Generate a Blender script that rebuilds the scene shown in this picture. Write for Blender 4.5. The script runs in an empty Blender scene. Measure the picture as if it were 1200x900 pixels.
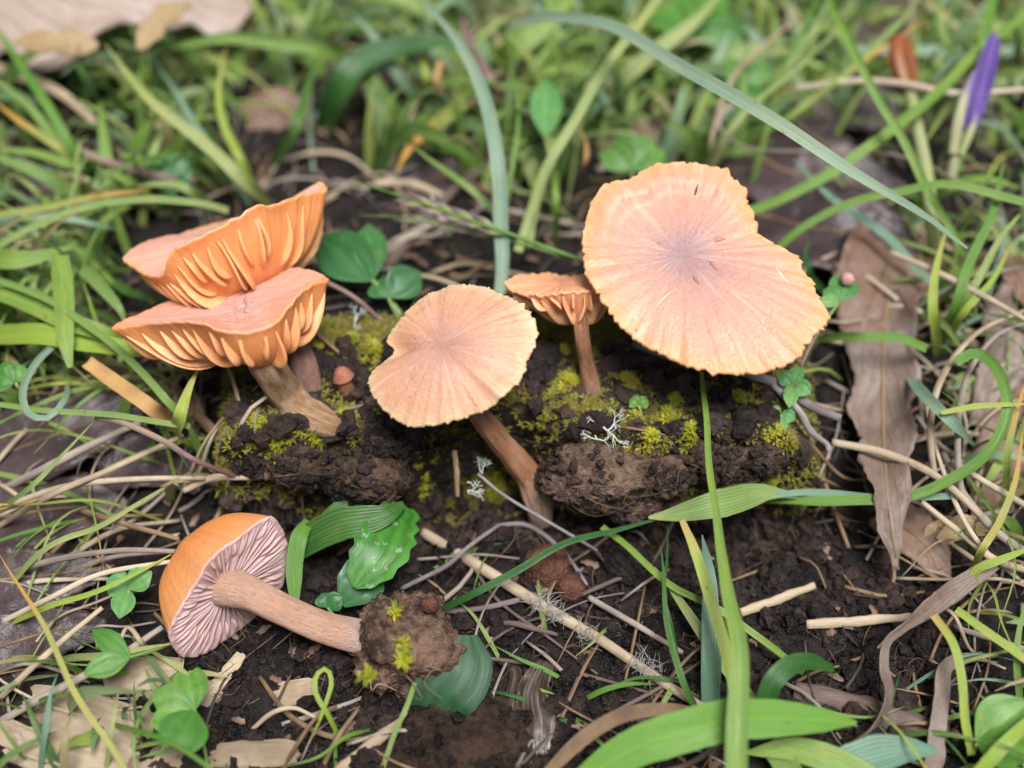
import bpy, math, random
import numpy as np
from mathutils import Vector, Matrix, noise

random.seed(11)
scene = bpy.context.scene
COL = scene.collection
CM = 0.01                       # everything below is written in centimetres, true size

# ------------------------------------------------------------------ camera
PITCH, DIST, HFOV = math.radians(50.0), 22.0, math.radians(45.0)
FWD = Vector((0, math.cos(PITCH), -math.sin(PITCH)))
UPV = Vector((0, math.sin(PITCH), math.cos(PITCH)))
RGT = Vector((1, 0, 0))
EYE = -FWD * DIST
FP = 600 / math.tan(HFOV / 2)

cam_d = bpy.data.cameras.new('camera')
cam = bpy.data.objects.new('camera', cam_d)
COL.objects.link(cam)
cam.location = EYE * CM
cam.rotation_euler = (math.pi / 2 - PITCH, 0, 0)
cam_d.sensor_width = 36
cam_d.lens = 18 / math.tan(HFOV / 2)
cam_d.clip_start = 0.005
cam_d.clip_end = 50
cam_d.dof.use_dof = True
cam_d.dof.focus_distance = 0.2055
cam_d.dof.aperture_fstop = 6.5
scene.camera = cam

# ------------------------------------------------------------------ light
SUN_EL, SUN_AZ = math.radians(74), math.radians(150)
world = bpy.data.worlds.new('World')
scene.world = world
world.use_nodes = True
wn, wl_ = world.node_tree.nodes, world.node_tree.links
wn.clear()
sky = wn.new('ShaderNodeTexSky')
sky.sky_type = 'NISHITA'
sky.sun_disc = False
sky.sun_elevation = SUN_EL
sky.sun_rotation = SUN_AZ
sky.air_density, sky.dust_density, sky.ozone_density = 1.0, 4.0, 1.0
hs = wn.new('ShaderNodeHueSaturation')
hs.inputs['Saturation'].default_value = 0.50
bg = wn.new('ShaderNodeBackground')
bg.inputs['Strength'].default_value = 0.05
wo = wn.new('ShaderNodeOutputWorld')
wl_.new(sky.outputs[0], hs.inputs['Color'])
wl_.new(hs.outputs[0], bg.inputs['Color'])
wl_.new(bg.outputs[0], wo.inputs['Surface'])

sun_d = bpy.data.lights.new('sun', 'SUN')
sun_d.energy = 3.6
sun_d.angle = math.radians(26)
sun_d.color = (1.0, 0.995, 0.985)
sun = bpy.data.objects.new('sun', sun_d)
COL.objects.link(sun)
sdir = Vector((math.sin(SUN_AZ) * math.cos(SUN_EL), math.cos(SUN_AZ) * math.cos(SUN_EL), math.sin(SUN_EL)))
sun.rotation_euler = sdir.to_track_quat('Z', 'Y').to_euler()

vs_ = scene.view_settings
vs_.view_transform = 'Standard'
vs_.look = 'None'
vs_.exposure = 0.48
vs_.gamma = 1.0
scene.render.engine = 'CYCLES'
scene.cycles.use_denoising = True
scene.cycles.max_bounces = 5
scene.cycles.adaptive_threshold = 0.02
scene.cycles.diffuse_bounces = 2
scene.cycles.transparent_max_bounces = 4

# ------------------------------------------------------------------ pixel helpers (a pixel of the 1200 x 900 photograph -> a point of the place)
def ray(px, py):
    return FWD + RGT * ((px - 600) / FP) + UPV * ((450 - py) / FP)
def Q(px, py, d):
    return EYE + ray(px, py) * d
def Z(px, py, z):
    r = ray(px, py)
    return EYE + r * ((z - EYE.z) / r.z)
def depth(p):
    return (p - EYE).dot(FWD)
def ppx(p):
    return depth(p) / FP
def proj(p):
    d = p - EYE
    t = d.dot(FWD)
    return 600 + d.x / t * FP, 450 - d.dot(UPV) / t * FP
def camvec(a, b, c):
    return (RGT * a + UPV * b - FWD * c).normalized()
def nz(x, y=0.0, z=0.0):
    return noise.noise(Vector((x, y, z)))
def ss(a, b, x):
    t = min(1.0, max(0.0, (x - a) / (b - a)))
    return t * t * (3 - 2 * t)

# ------------------------------------------------------------------ terrain height (cm)
def H(x, y):
    ye = -1.30 + .28 * nz(x * .55, 3.1) + .16 * nz(x * 1.7, 9.2)
    ye += .75 * math.exp(-((x + .35) / 1.05) ** 4)
    wx = ss(-5.9, -4.6, x) * (1 - ss(4.6, 6.0, x))
    fr = ss(ye - .30, ye + .22, y)
    bk = 1 - ss(1.2, 4.2, y)
    base = -2.0 + 1.15 * ss(-3.2, 3.0, y) + .25 * ss(6, 14, y)
    top = .02 + .16 * nz(x * .7, y * .7, 4.0)
    h = base + wx * fr * bk * (top - base)
    far = min(1.0, 30.0 / (1 + abs(x) + abs(y)))
    h -= .55 * wx * math.exp(-((y - ye + .62) / .42) ** 2)
    return h + .14 * nz(x * .8, y * .8, 1.3) * far + .07 * nz(x * 2.3, y * 2.3, 7.7) * far
def HD(x, y):
    p = Vector((x, y, 0))
    r = abs(noise.noise(p * 4.1)) * .10 + abs(noise.noise(p * 9.3 + Vector((3, 1, 2)))) * .055 + noise.noise(p * 19) * .018
    return H(x, y) - .06 + r
def G(px, py, h=0.0):
    r = ray(px, py)
    t0, t1 = (1.2 - EYE.z) / r.z, (-4.5 - EYE.z) / r.z
    prev = t0
    for i in range(1, 91):
        t = t0 + (t1 - t0) * i / 90
        p = EYE + r * t
        if p.z < H(p.x, p.y) + h:
            a, b = prev, t
            for _ in range(9):
                m = (a + b) / 2
                q = EYE + r * m
                if q.z < H(q.x, q.y) + h:
                    b = m
                else:
                    a = m
            return EYE + r * b
        prev = t
    return EYE + r * t1
def PT(s):
    """'px,py,z' -> a point at height z; 'px,py,g' -> on the ground; 'px,py,g.3' -> .3 cm above the ground"""
    a, b, c = s.split(',')
    if c[0] == 'g':
        return G(float(a), float(b), float(c[1:] or 0))
    return Z(float(a), float(b), float(c))
def PTS(s):
    return [PT(t) for t in s.split()]

# ------------------------------------------------------------------ mesh helpers
ORG = {}
def tag(o, label=None, cat=None, group=None, kind=None):
    if label: o['label'] = label
    if cat: o['category'] = cat
    if group: o['group'] = group
    if kind: o['kind'] = kind
    return o
def empty(name, loc, label, cat, group=None):
    o = bpy.data.objects.new(name, None)
    o.empty_display_size = .005
    COL.objects.link(o)
    o.location = loc * CM
    ORG[o] = loc.copy()
    return tag(o, label, cat, group)
def mk(name, V, Fc, mat, parent=None, loc=None, uv=None, pol=None, tint=None, mi=None, smooth=True):
    org = ORG[parent] if parent is not None else (loc.copy() if loc is not None else Vector((0, 0, 0)))
    me = bpy.data.meshes.new(name)
    A = np.array([(v[0], v[1], v[2]) for v in V], dtype=float)
    A = (A - np.array(org)) * CM
    me.from_pydata(A.tolist(), [], Fc)
    for m in (mat if isinstance(mat, (list, tuple)) else [mat]):
        me.materials.append(m)
    if mi is not None:
        me.polygons.foreach_set('material_index', mi)
    if smooth:
        me.polygons.foreach_set('use_smooth', [True] * len(me.polygons))
    if uv is not None:
        L = me.uv_layers.new(name='uv')
        idx = np.empty(len(me.loops), dtype=np.int32)
        me.loops.foreach_get('vertex_index', idx)
        L.data.foreach_set('uv', np.array(uv, dtype=np.float32)[idx].ravel())
    if pol is not None:
        at = me.attributes.new('pol', 'FLOAT_VECTOR', 'POINT')
        at.data.foreach_set('vector', np.array(pol, dtype=np.float32).ravel())
    if tint is not None:
        at = me.attributes.new('tint', 'FLOAT_COLOR', 'POINT')
        at.data.foreach_set('color', np.array(tint, dtype=np.float32).ravel())
    me.update()
    o = bpy.data.objects.new(name, me)
    COL.objects.link(o)
    if parent is not None:
        o.parent = parent
    else:
        o.location = org * CM
    ORG[o] = org
    return o

def catmull(P, n, closed=False):
    """n points evenly spread along a smooth curve through P"""
    m = len(P)
    dense = []
    segs = m if closed else m - 1
    for i in range(segs):
        if closed:
            p0, p1, p2, p3 = P[(i - 1) % m], P[i], P[(i + 1) % m], P[(i + 2) % m]
        else:
            p1, p2 = P[i], P[i + 1]
            p0 = P[i - 1] if i > 0 else p1 * 2 - p2
            p3 = P[i + 2] if i + 2 < m else p2 * 2 - p1
        for k in range(16):
            t = k / 16
            dense.append(.5 * ((2 * p1) + (p2 - p0) * t + (2 * p0 - 5 * p1 + 4 * p2 - p3) * t * t + (3 * p1 - p0 - 3 * p2 + p3) * t ** 3))
    dense.append(P[0].copy() if closed else P[-1].copy())
    cum = [0.0]
    for a, b in zip(dense, dense[1:]):
        cum.append(cum[-1] + (b - a).length)
    tot, out, j = cum[-1], [], 0
    cnt = n if closed else n - 1
    for i in range(n):
        s = tot * i / cnt
        while j < len(cum) - 2 and cum[j + 1] < s:
            j += 1
        f = (s - cum[j]) / max(1e-9, cum[j + 1] - cum[j])
        out.append(dense[j].lerp(dense[j + 1], min(1, max(0, f))))
    return out
def tangents(C):
    T = []
    for i in range(len(C)):
        a, b = C[max(0, i - 1)], C[min(len(C) - 1, i + 1)]
        d = b - a
        T.append(d.normalized() if d.length > 1e-9 else Vector((0, 0, 1)))
    return T
def lerpl(L, t):
    if not isinstance(L, (list, tuple)):
        return L
    x = t * (len(L) - 1)
    i = min(len(L) - 2, int(x))
    return L[i] + (L[i + 1] - L[i]) * (x - i)

def ribbon(P, wl, wr=None, n=26, nc=5, roll=0.0, fold=.25, wave=0.0, nrm=None, seed=0.0, twist=0.0, edge=0.0, jit=0.0):
    """a leaf or blade along P; wl, wr half widths (cm) as lists along it"""
    wr = wl if wr is None else wr
    C = catmull(P, n)
    if jit:
        C = [c + Vector((nz(c.x * .8 + seed, c.y * .8, c.z), nz(c.y * .8, c.x * .8 + seed, 3), nz(c.z, c.x, seed) * .6)) * jit for c in C]
    T = tangents(C)
    V, Fc, UV = [], [], []
    for i, (c, t) in enumerate(zip(C, T)):
        u = i / (n - 1)
        if nrm is None:
            nn = ((EYE - c).normalized() * .75 + Vector((0, 0, .35)))
        else:
            nn = nrm
        side = t.cross(nn)
        if side.length < 1e-4:
            side = Vector((1, 0, 0))
        side.normalize()
        nn = side.cross(t).normalized()
        a = math.radians(roll + twist * (u - .3))
        sd = side * math.cos(a) + nn * math.sin(a)
        nv = nn * math.cos(a) - side * math.sin(a)
        L, Rr = lerpl(wl, u), lerpl(wr, u)
        for j in range(nc):
            v = -1 + 2 * j / (nc - 1)
            w = L if v < 0 else Rr
            if edge and abs(v) > .95:
                w *= 1 + edge * nz(u * 37 + seed, v * 3)
            q = c + sd * (v * w) + nv * (fold * w * abs(v) ** 1.3)
            if wave:
                q = q + nv * (wave * (nz(q.x * 1.6 + seed, q.y * 1.6, q.z * 1.6) + .4 * nz(q.x * 4 + seed, q.y * 4, q.z * 4)) * (.25 + abs(v)))
            V.append(q)
            UV.append((u, (v + 1) / 2))
    for i in range(n - 1):
        for j in range(nc - 1):
            a = i * nc + j
            Fc.append((a, a + 1, a + nc + 1, a + nc))
    return V, Fc, UV

def tube(P, r, n=24, ns=8, rough=0.0, seed=0.0, cap=True, flat=1.0):
    C = catmull(P, n)
    T = tangents(C)
    x = T[0].orthogonal().normalized()
    V, Fc, UV = [], [], []
    for i, (c, t) in enumerate(zip(C, T)):
        x = (x - t * x.dot(t)).normalized()
        y = t.cross(x)
        u = i / (n - 1)
        R = lerpl(r, u)
        for k in range(ns):
            a = 2 * math.pi * k / ns
            rr = R * (1 + rough * nz(math.cos(a) * 2.2 + seed, math.sin(a) * 2.2, u * 5) + rough * .6 * nz(math.cos(a) * 6 + seed, math.sin(a) * 6, u * 9))
            V.append(c + x * (math.cos(a) * rr) + y * (math.sin(a) * rr * flat))
            UV.append((u, k / ns))
    for i in range(n - 1):
        for k in range(ns):
            a, b = i * ns + k, i * ns + (k + 1) % ns
            Fc.append((a, b, b + ns, a + ns))
    if cap:
        for i, ci in ((0, 0), (n - 1, n - 1)):
            V.append(C[ci]); UV.append((i / (n - 1), .5))
            m = len(V) - 1
            for k in range(ns):
                a, b = ci * ns + k, ci * ns + (k + 1) % ns
                Fc.append((m, b, a) if ci == 0 else (m, a, b))
    return V, Fc, UV

def ico(sub=2):
    import bmesh
    b = bmesh.new()
    bmesh.ops.create_icosphere(b, subdivisions=sub, radius=1)
    V = [v.co.copy() for v in b.verts]
    Fc = [tuple(v.index for v in f.verts) for f in b.faces]
    b.free()
    return V, Fc
class Acc:
    """gathers many small shapes into one mesh"""
    def __init__(s): s.V, s.F, s.UV, s.T = [], [], [], []
    def add(s, V, Fc, UV=None, t=None):
        b = len(s.V)
        s.V += V
        s.F += [tuple(i + b for i in f) for f in Fc]
        s.UV += UV if UV is not None else [(0, 0)] * len(V)
        s.T += [t if t is not None else (1, 1, 1, 1)] * len(V)
    def build(s, name, mat, parent=None, loc=None, smooth=True):
        return mk(name, s.V, s.F, mat, parent, loc, uv=s.UV, tint=s.T, smooth=smooth)

# ------------------------------------------------------------------ materials
class NT:
    def __init__(s, name):
        s.m = bpy.data.materials.new(name)
        s.m.use_nodes = True
        s.t = s.m.node_tree
        s.t.nodes.clear()
    def n(s, typ, **kw):
        nd = s.t.nodes.new(typ)
        for k, v in kw.items():
            if k[0] == 'i':
                nd.inputs[int(k[1:])].default_value = v
            else:
                setattr(nd, k, v)
        return nd
    def l(s, a, b):
        s.t.links.new(a, b)
    def math(s, op, a, b=None, c=None):
        nd = s.n('ShaderNodeMath', operation=op)
        for i, v in enumerate((a, b, c)):
            if v is None: continue
            if isinstance(v, (int, float)): nd.inputs[i].default_value = v
            else: s.l(v, nd.inputs[i])
        return nd.outputs[0]
    def mix(s, f, a, b, blend='MIX'):
        nd = s.n('ShaderNodeMix', data_type='RGBA', blend_type=blend)
        for sock, v in ((nd.inputs['Factor'], f), (nd.inputs[6], a), (nd.inputs[7], b)):
            if isinstance(v, (int, float)): sock.default_value = v
            elif isinstance(v, tuple): sock.default_value = (*v[:3], 1)
            else: s.l(v, sock)
        return nd.outputs[2]
    def noise(s, vec, scale, detail=4, rough=.55, dist=0.0):
        nd = s.n('ShaderNodeTexNoise')
        nd.inputs['Scale'].default_value = scale
        nd.inputs['Detail'].default_value = detail
        nd.inputs['Roughness'].default_value = rough
        nd.inputs['Distortion'].default_value = dist
        if vec is not None: s.l(vec, nd.inputs['Vector'])
        return nd.outputs['Fac']
    def ramp(s, f, stops, interp='LINEAR'):
        nd = s.n('ShaderNodeValToRGB')
        e = nd.color_ramp.elements
        nd.color_ramp.interpolation = interp
        while len(e) < len(stops): e.new(.5)
        for q, (p, c) in zip(e, stops):
            q.position = p
            q.color = (*c[:3], 1) if isinstance(c, tuple) else (c, c, c, 1)
        s.l(f, nd.inputs[0])
        return nd.outputs[0]
    def mapping(s, vec, sc):
        nd = s.n('ShaderNodeMapping')
        nd.inputs['Scale'].default_value = sc
        s.l(vec, nd.inputs[0])
        return nd.outputs[0]
    def bump(s, h, strength=.5, dist=.0005):
        nd = s.n('ShaderNodeBump')
        nd.inputs['Strength'].default_value = strength
        nd.inputs['Distance'].default_value = dist
        s.l(h, nd.inputs['Height'])
        return nd.outputs[0]
    def out(s, sh):
        o = s.n('ShaderNodeOutputMaterial')
        s.l(sh, o.inputs['Surface'])
        return s.m
    def bsdf(s, col, rough=.6, normal=None, sss=0.0, radius=(1, .45, .25), scale=.002, spec=.4, coat=0.0):
        p = s.n('ShaderNodeBsdfPrincipled')
        if isinstance(col, tuple): p.inputs['Base Color'].default_value = (*col[:3], 1)
        else: s.l(col, p.inputs['Base Color'])
        if isinstance(rough, (int, float)): p.inputs['Roughness'].default_value = rough
        else: s.l(rough, p.inputs['Roughness'])
        p.inputs['Specular IOR Level'].default_value = spec
        if normal is not None: s.l(normal, p.inputs['Normal'])
        if sss:
            p.inputs['Subsurface Weight'].default_value = sss
            p.inputs['Subsurface Radius'].default_value = radius
            p.inputs['Subsurface Scale'].default_value = scale
        if coat:
            p.inputs['Coat Weight'].default_value = coat
            p.inputs['Coat Roughness'].default_value = .15
        return p.outputs[0]

def coords(k):
    c = k.n('ShaderNodeTexCoord')
    g = k.n('ShaderNodeNewGeometry')
    return c, g.outputs['Position']

def leafmat(name, c1, c2, tip=None, trans=.34, rough=.38, veins=9, tint=False, spots=None, base=None, vein_w=.24, spec=.5, tipstart=.8):
    k = NT(name)
    tc, pos = coords(k)
    uv = tc.outputs['UV']
    sep = k.n('ShaderNodeSeparateXYZ'); k.l(uv, sep.inputs[0])
    u, v = sep.outputs[0], sep.outputs[1]
    info = k.n('ShaderNodeObjectInfo')
    f = k.noise(k.mapping(pos, (1, 1, 1)), 90, 3)
    f = k.math('ADD', f, k.math('MULTIPLY', k.math('SUBTRACT', info.outputs['Random'], .5), .5))
    col = k.mix(k.ramp(f, [(.3, 0.), (.7, 1.)]), c1, c2)
    if tint:
        at = k.n('ShaderNodeAttribute', attribute_name='tint')
        col = k.mix(k.ramp(f, [(.2, 0.), (.8, .25)]), at.outputs['Color'], c2)
    yl = k.noise(k.mapping(uv, (5, 2.2, 1)), 1, 4, .6)
    yl = k.math('ADD', yl, k.math('MULTIPLY', k.math('SUBTRACT', info.outputs['Random'], .5), .25))
    col = k.mix(k.ramp(yl, [(.50, 0.), (.78, .55)]), col, (min(.6, c2[0] * 1.7 + .05), min(.55, c2[1] * 1.15 + .03), c2[2] * .9))
    if base is not None:
        col = k.mix(k.ramp(u, [(0., 1.), (.35, 0.)]), col, base)
    if tip is not None:
        uu = k.math('ADD', u, k.math('MULTIPLY', k.math('SUBTRACT', k.noise(pos, 260, 2), .5), .25))
        col = k.mix(k.ramp(uu, [(tipstart - .12, 0.), (min(1, tipstart + .08), 1.)]), col, tip)
    st = k.math('SINE', k.math('MULTIPLY', v, veins * 6.2832))
    stn = k.noise(k.mapping(uv, (3, veins * 3.1, 1)), 1, 3)
    sf = k.math('ADD', k.math('MULTIPLY', st, .25), stn)
    col = k.mix(vein_w, col, k.ramp(sf, [(.25, .18), (.75, 1.)]), 'OVERLAY')
    mid = k.math('ABSOLUTE', k.math('SUBTRACT', v, .5))
    col = k.mix(k.ramp(mid, [(.015, .35), (.06, 0.)]), col, (.75, .85, .6), 'SOFT_LIGHT')
    if spots is not None:
        sp = k.noise(pos, 420, 3, .7)
        col = k.mix(k.ramp(sp, [(.60, 0.), (.68, .8)]), col, spots)
    col = k.mix(k.ramp(k.noise(pos, 500, 3, .6), [(.66, 0.), (.72, .6)]), col, (.16, .11, .05))
    nb = k.bump(k.math('ADD', sf, k.math('MULTIPLY', f, .5)), .35, .0004)
    rg = k.math('ADD', k.math('MULTIPLY', k.noise(pos, 330, 2), .25), rough - .12)
    b = k.bsdf(col, rg, nb, spec=spec)
    tr = k.n('ShaderNodeBsdfTranslucent')
    k.l(col, tr.inputs['Color'])
    mx = k.n('ShaderNodeMixShader')
    mx.inputs[0].default_value = trans
    k.l(b, mx.inputs[1]); k.l(tr.outputs[0], mx.inputs[2])
    return k.out(mx.outputs[0])

def soilmat(name, dark, lite, rough=.85, spec=.25, wet=.0):
    k = NT(name)
    tc, pos = coords(k)
    a = k.noise(pos, 120, 3, .65)
    b = k.noise(pos, 700, 3, .7)
    c = k.noise(pos, 2600, 2, .6)
    f = k.math('ADD', k.math('MULTIPLY', a, .55), k.math('MULTIPLY', b, .45))
    at = k.n('ShaderNodeAttribute', attribute_name='tint')
    col = k.mix(k.ramp(f, [(.40, 0.), (.60, 1.)]), dark, lite)
    col = k.mix(k.ramp(c, [(.62, 0.), (.72, .55)]), col, (lite[0] * 1.7, lite[1] * 1.7, lite[2] * 1.7))
    col = k.mix(1.0, col, at.outputs['Color'], 'MULTIPLY')
    h = k.math('ADD', k.math('MULTIPLY', b, .7), k.math('MULTIPLY', c, .45))
    nb = k.bump(h, 1.0, .0012)
    rg = k.ramp(a, [(.35, rough - wet), (.65, rough)])
    return k.out(k.bsdf(col, rg, nb, spec=spec))

def capmat(name, mid, body, rimc, umbo=.22, streak=.35, pale=(.86, .66, .5), crack=(.36, .17, .12)):
    k = NT(name)
    tc, pos = coords(k)
    at = k.n('ShaderNodeAttribute', attribute_name='pol')
    sep = k.n('ShaderNodeSeparateXYZ'); k.l(at.outputs['Vector'], sep.inputs[0])
    s = sep.outputs[2]
    big = k.noise(pos, 130, 4)
    sw = k.math('ADD', s, k.math('MULTIPLY', k.math('SUBTRACT', big, .5), .32))
    col = k.ramp(sw, [(umbo * .35, mid), (umbo, tuple(m * .55 + b * .45 for m, b in zip(mid, body))), (umbo * 2.1, body), (.80, body), (.93, tuple(r * .6 + b * .4 for r, b in zip(rimc, body))), (1., rimc)])
    stv = k.noise(k.mapping(at.outputs['Vector'], (22, 22, 1.6)), 1, 4, .6)
    stf = k.noise(k.mapping(at.outputs['Vector'], (70, 70, 5)), 1, 3, .6)
    stm = k.math('ADD', k.math('MULTIPLY', stv, .6), k.math('MULTIPLY', stf, .4))
    col = k.mix(streak, col, k.ramp(stm, [(.25, .36), (.75, .66)]), 'OVERLAY')
    col = k.mix(k.ramp(k.noise(k.mapping(at.outputs['Vector'], (9, 9, 1.5)), 1, 3), [(.55, 0.), (.75, .30)]), col, pale)
    fl = k.noise(pos, 1500, 3, .6)
    mott = k.math('MULTIPLY', k.ramp(fl, [(.50, 0.), (.70, .45)]), k.ramp(sw, [(.05, 1.), (umbo * 2.6, .10)]))
    col = k.mix(mott, col, tuple(m * .62 for m in mid))
    # specks of grit, damp patches, faded scratches
    col = k.mix(k.ramp(k.noise(pos, 800, 2, .5), [(.745, 0.), (.775, .7)]), col, (.16, .075, .04))
    col = k.mix(k.ramp(k.noise(pos, 210, 4, .7, 1.2), [(.56, 0.), (.70, .5)]), col, tuple(b * f for b, f in zip(body, (.80, .70, .62))))
    col = k.mix(k.ramp(k.noise(k.mapping(at.outputs['Vector'], (5, 5, 9)), 1, 4, .7, .8), [(.60, 0.), (.70, .45)]), col, tuple(min(.9, b * f) for b, f in zip(body, (1.08, 1.22, 1.35))))
    h = k.math('ADD', k.math('MULTIPLY', stm, .55), k.math('MULTIPLY', fl, .6))
    h = k.math('ADD', h, k.math('MULTIPLY', big, .6))
    nb = k.bump(h, .5, .0006)
    rg = k.ramp(k.noise(pos, 210, 4, .7, 1.2), [(.35, .56), (.62, .32)])
    return k.out(k.bsdf(col, rg, nb, sss=.28, radius=(1, .42, .2), scale=.0022, spec=.5))

def fleshmat(name, c1, c2, c3=None, sc=300, sss=.3, rough=.5):
    k = NT(name)
    tc, pos = coords(k)
    f = k.noise(pos, sc, 4)
    col = k.mix(k.ramp(f, [(.3, 0.), (.7, 1.)]), c1, c2)
    if c3 is not None:
        col = k.mix(k.ramp(k.noise(pos, sc * .4, 3), [(.5, 0.), (.7, .8)]), col, c3)
    nb = k.bump(k.noise(pos, 1800, 3), .25, .0003)
    return k.out(k.bsdf(col, rough, nb, sss=sss, radius=(1, .38, .18), scale=.0025, spec=.4))

def stemmat(name, c1, c2, c3, fib=26, top=None):
    k = NT(name)
    tc, pos = coords(k)
    uv = tc.outputs['UV']
    at = k.n('ShaderNodeAttribute', attribute_name='pol')
    f1 = k.noise(k.mapping(at.outputs['Vector'], (5, 5, 7)), 1, 5, .65, .6)
    f2 = k.noise(k.mapping(at.outputs['Vector'], (fib, fib, 9)), 1, 4, .65, .3)
    f = k.math('ADD', k.math('MULTIPLY', f1, .45), k.math('MULTIPLY', f2, .55))
    col = k.ramp(f, [(.33, c1), (.48, c2), (.64, c3)])
    if top is not None:
        sep = k.n('ShaderNodeSeparateXYZ'); k.l(at.outputs['Vector'], sep.inputs[0])
        col = k.mix(k.ramp(sep.outputs[2], top[0]), col, top[1])
    nb = k.bump(k.math('ADD', f2, k.math('MULTIPLY', k.noise(pos, 1600, 3), .4)), 1.0, .0011)
    return k.out(k.bsdf(col, .62, nb, sss=.15, radius=(1, .45, .25), scale=.0015, spec=.3))

def strawmat(name, c1, c2, c3, rough=.55, trans=0.12):
    k = NT(name)
    tc, pos = coords(k)
    uv = tc.outputs['UV']
    info = k.n('ShaderNodeObjectInfo')
    f = k.noise(k.mapping(uv, (6, 22, 1)), 1, 4, .6)
    g = k.noise(pos, 160, 4)
    g = k.math('ADD', g, k.math('MULTIPLY', k.math('SUBTRACT', info.outputs['Random'], .5), .4))
    col = k.mix(k.ramp(f, [(.3, 0.), (.7, 1.)]), c1, c2)
    col = k.mix(k.ramp(g, [(.45, 0.), (.75, .85)]), col, c3)
    at = k.n('ShaderNodeAttribute', attribute_name='tint')
    nb = k.bump(f, .4, .0004)
    b = k.bsdf(col, rough, nb, spec=.3)
    tr = k.n('ShaderNodeBsdfTranslucent'); k.l(col, tr.inputs['Color'])
    mx = k.n('ShaderNodeMixShader'); mx.inputs[0].default_value = trans
    k.l(b, mx.inputs[1]); k.l(tr.outputs[0], mx.inputs[2])
    return k.out(mx.outputs[0])

def deadleaf(name, c1, c2, edge, vein, rough=.6, trans=.15, pale=None):
    k = NT(name)
    tc, pos = coords(k)
    uv = tc.outputs['UV']
    sep = k.n('ShaderNodeSeparateXYZ'); k.l(uv, sep.inputs[0])
    u, v = sep.outputs[0], sep.outputs[1]
    mid = k.math('ABSOLUTE', k.math('SUBTRACT', v, .5))
    f = k.noise(pos, 110, 6, .65)
    col = k.mix(k.ramp(f, [(.32, 0.), (.68, 1.)]), c1, c2)
    if pale is not None:
        col = k.mix(k.ramp(k.noise(pos, 55, 5, .6), [(.5, 0.), (.66, .8)]), col, pale)
    # side veins slant away from the midrib
    sv = k.math('SINE', k.math('MULTIPLY', k.math('SUBTRACT', k.math('MULTIPLY', u, 7.0), k.math('MULTIPLY', mid, 5.5)), 6.2832))
    svf = k.ramp(sv, [(.93, 0.), (.99, .55)])
    col = k.mix(svf, col, vein)
    net = k.n('ShaderNodeTexVoronoi', feature='DISTANCE_TO_EDGE'); net.inputs['Scale'].default_value = 520
    k.l(pos, net.inputs['Vector'])
    col = k.mix(k.ramp(net.outputs['Distance'], [(.0, .3), (.07, 0.)]), col, vein)
    col = k.mix(k.ramp(k.noise(pos, 600, 4, .7), [(.55, 0.), (.75, .6)]), col, edge)
    h = k.math('ADD', k.math('MULTIPLY', f, 1.2), k.math('ADD', svf, k.math('MULTIPLY', k.noise(pos, 500, 4), .6)))
    nb = k.bump(h, .6, .0006)
    b = k.bsdf(col, rough, nb, spec=.4)
    tr = k.n('ShaderNodeBsdfTranslucent'); k.l(col, tr.inputs['Color'])
    mx = k.n('ShaderNodeMixShader'); mx.inputs[0].default_value = trans
    k.l(b, mx.inputs[1]); k.l(tr.outputs[0], mx.inputs[2])
    return k.out(mx.outputs[0])

M = {}
M['soil'] = soilmat('soil', (.0028, .0022, .0022), (.026, .018, .016), wet=.5, spec=.3)
M['clod'] = soilmat('clod_soil', (.035, .022, .016), (.20, .135, .098))
M['rust'] = soilmat('rust_stone', (.06, .026, .017), (.17, .072, .045), rough=.55)
M['g_light'] = leafmat('grass_light', (.21, .33, .085), (.31, .40, .15), tip=(.40, .42, .16), tipstart=.95)
M['g_blue'] = leafmat('grass_bluegreen', (.17, .31, .21), (.25, .38, .28), rough=.38)
M['g_mid'] = leafmat('grass_mid', (.12, .27, .04), (.20, .34, .07))
M['g_dark'] = leafmat('grass_dark', (.035, .12, .025), (.07, .18, .04), rough=.36)
M['g_lime'] = leafmat('grass_lime', (.30, .42, .06), (.38, .46, .10), tip=(.55, .40, .12), tipstart=.9)
M['g_yel'] = leafmat('grass_yellowing', (.26, .36, .08), (.40, .40, .12), tip=(.62, .34, .08), tipstart=.72)
M['g_strap'] = leafmat('strap_leaf', (.15, .34, .04), (.20, .40, .06), veins=16, rough=.36, vein_w=.10)
M['g_stuff'] = leafmat('grass_mix', (.1, .2, .05), (.22, .30, .10), tint=True)
M['clover'] = leafmat('clover_leaf', (.06, .20, .025), (.11, .28, .045), veins=3, rough=.45, vein_w=.1, trans=.28)
M['clover_pale'] = leafmat('clover_pale', (.10, .30, .08), (.16, .38, .12), veins=3, rough=.45, vein_w=.1)
M['clover_dark'] = leafmat('round_leaf_dark', (.03, .13, .035), (.06, .19, .055), veins=3, rough=.4, vein_w=.1, trans=.2)
M['broad'] = leafmat('broad_toothed', (.04, .18, .02), (.08, .26, .035), veins=4, rough=.42, spots=(.30, .48, .26), trans=.25)
M['broad_dark'] = leafmat('broad_dark', (.022, .075, .028), (.045, .12, .045), veins=4, rough=.5, trans=.15)
M['seedhead'] = leafmat('seed_head', (.24, .30, .12), (.34, .36, .20), tip=(.26, .16, .20), tipstart=.55)
M['purple_stem'] = leafmat('purple_stem', (.34, .25, .20), (.42, .32, .25), tip=(.30, .17, .18), tipstart=.5)
M['straw'] = strawmat('straw', (.46, .35, .23), (.60, .49, .35), (.30, .21, .14))
M['straw_pale'] = strawmat('straw_pale', (.52, .43, .31), (.66, .56, .42), (.38, .29, .2))
M['straw_grey'] = strawmat('straw_grey', (.30, .245, .20), (.46, .39, .33), (.20, .15, .125))
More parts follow.
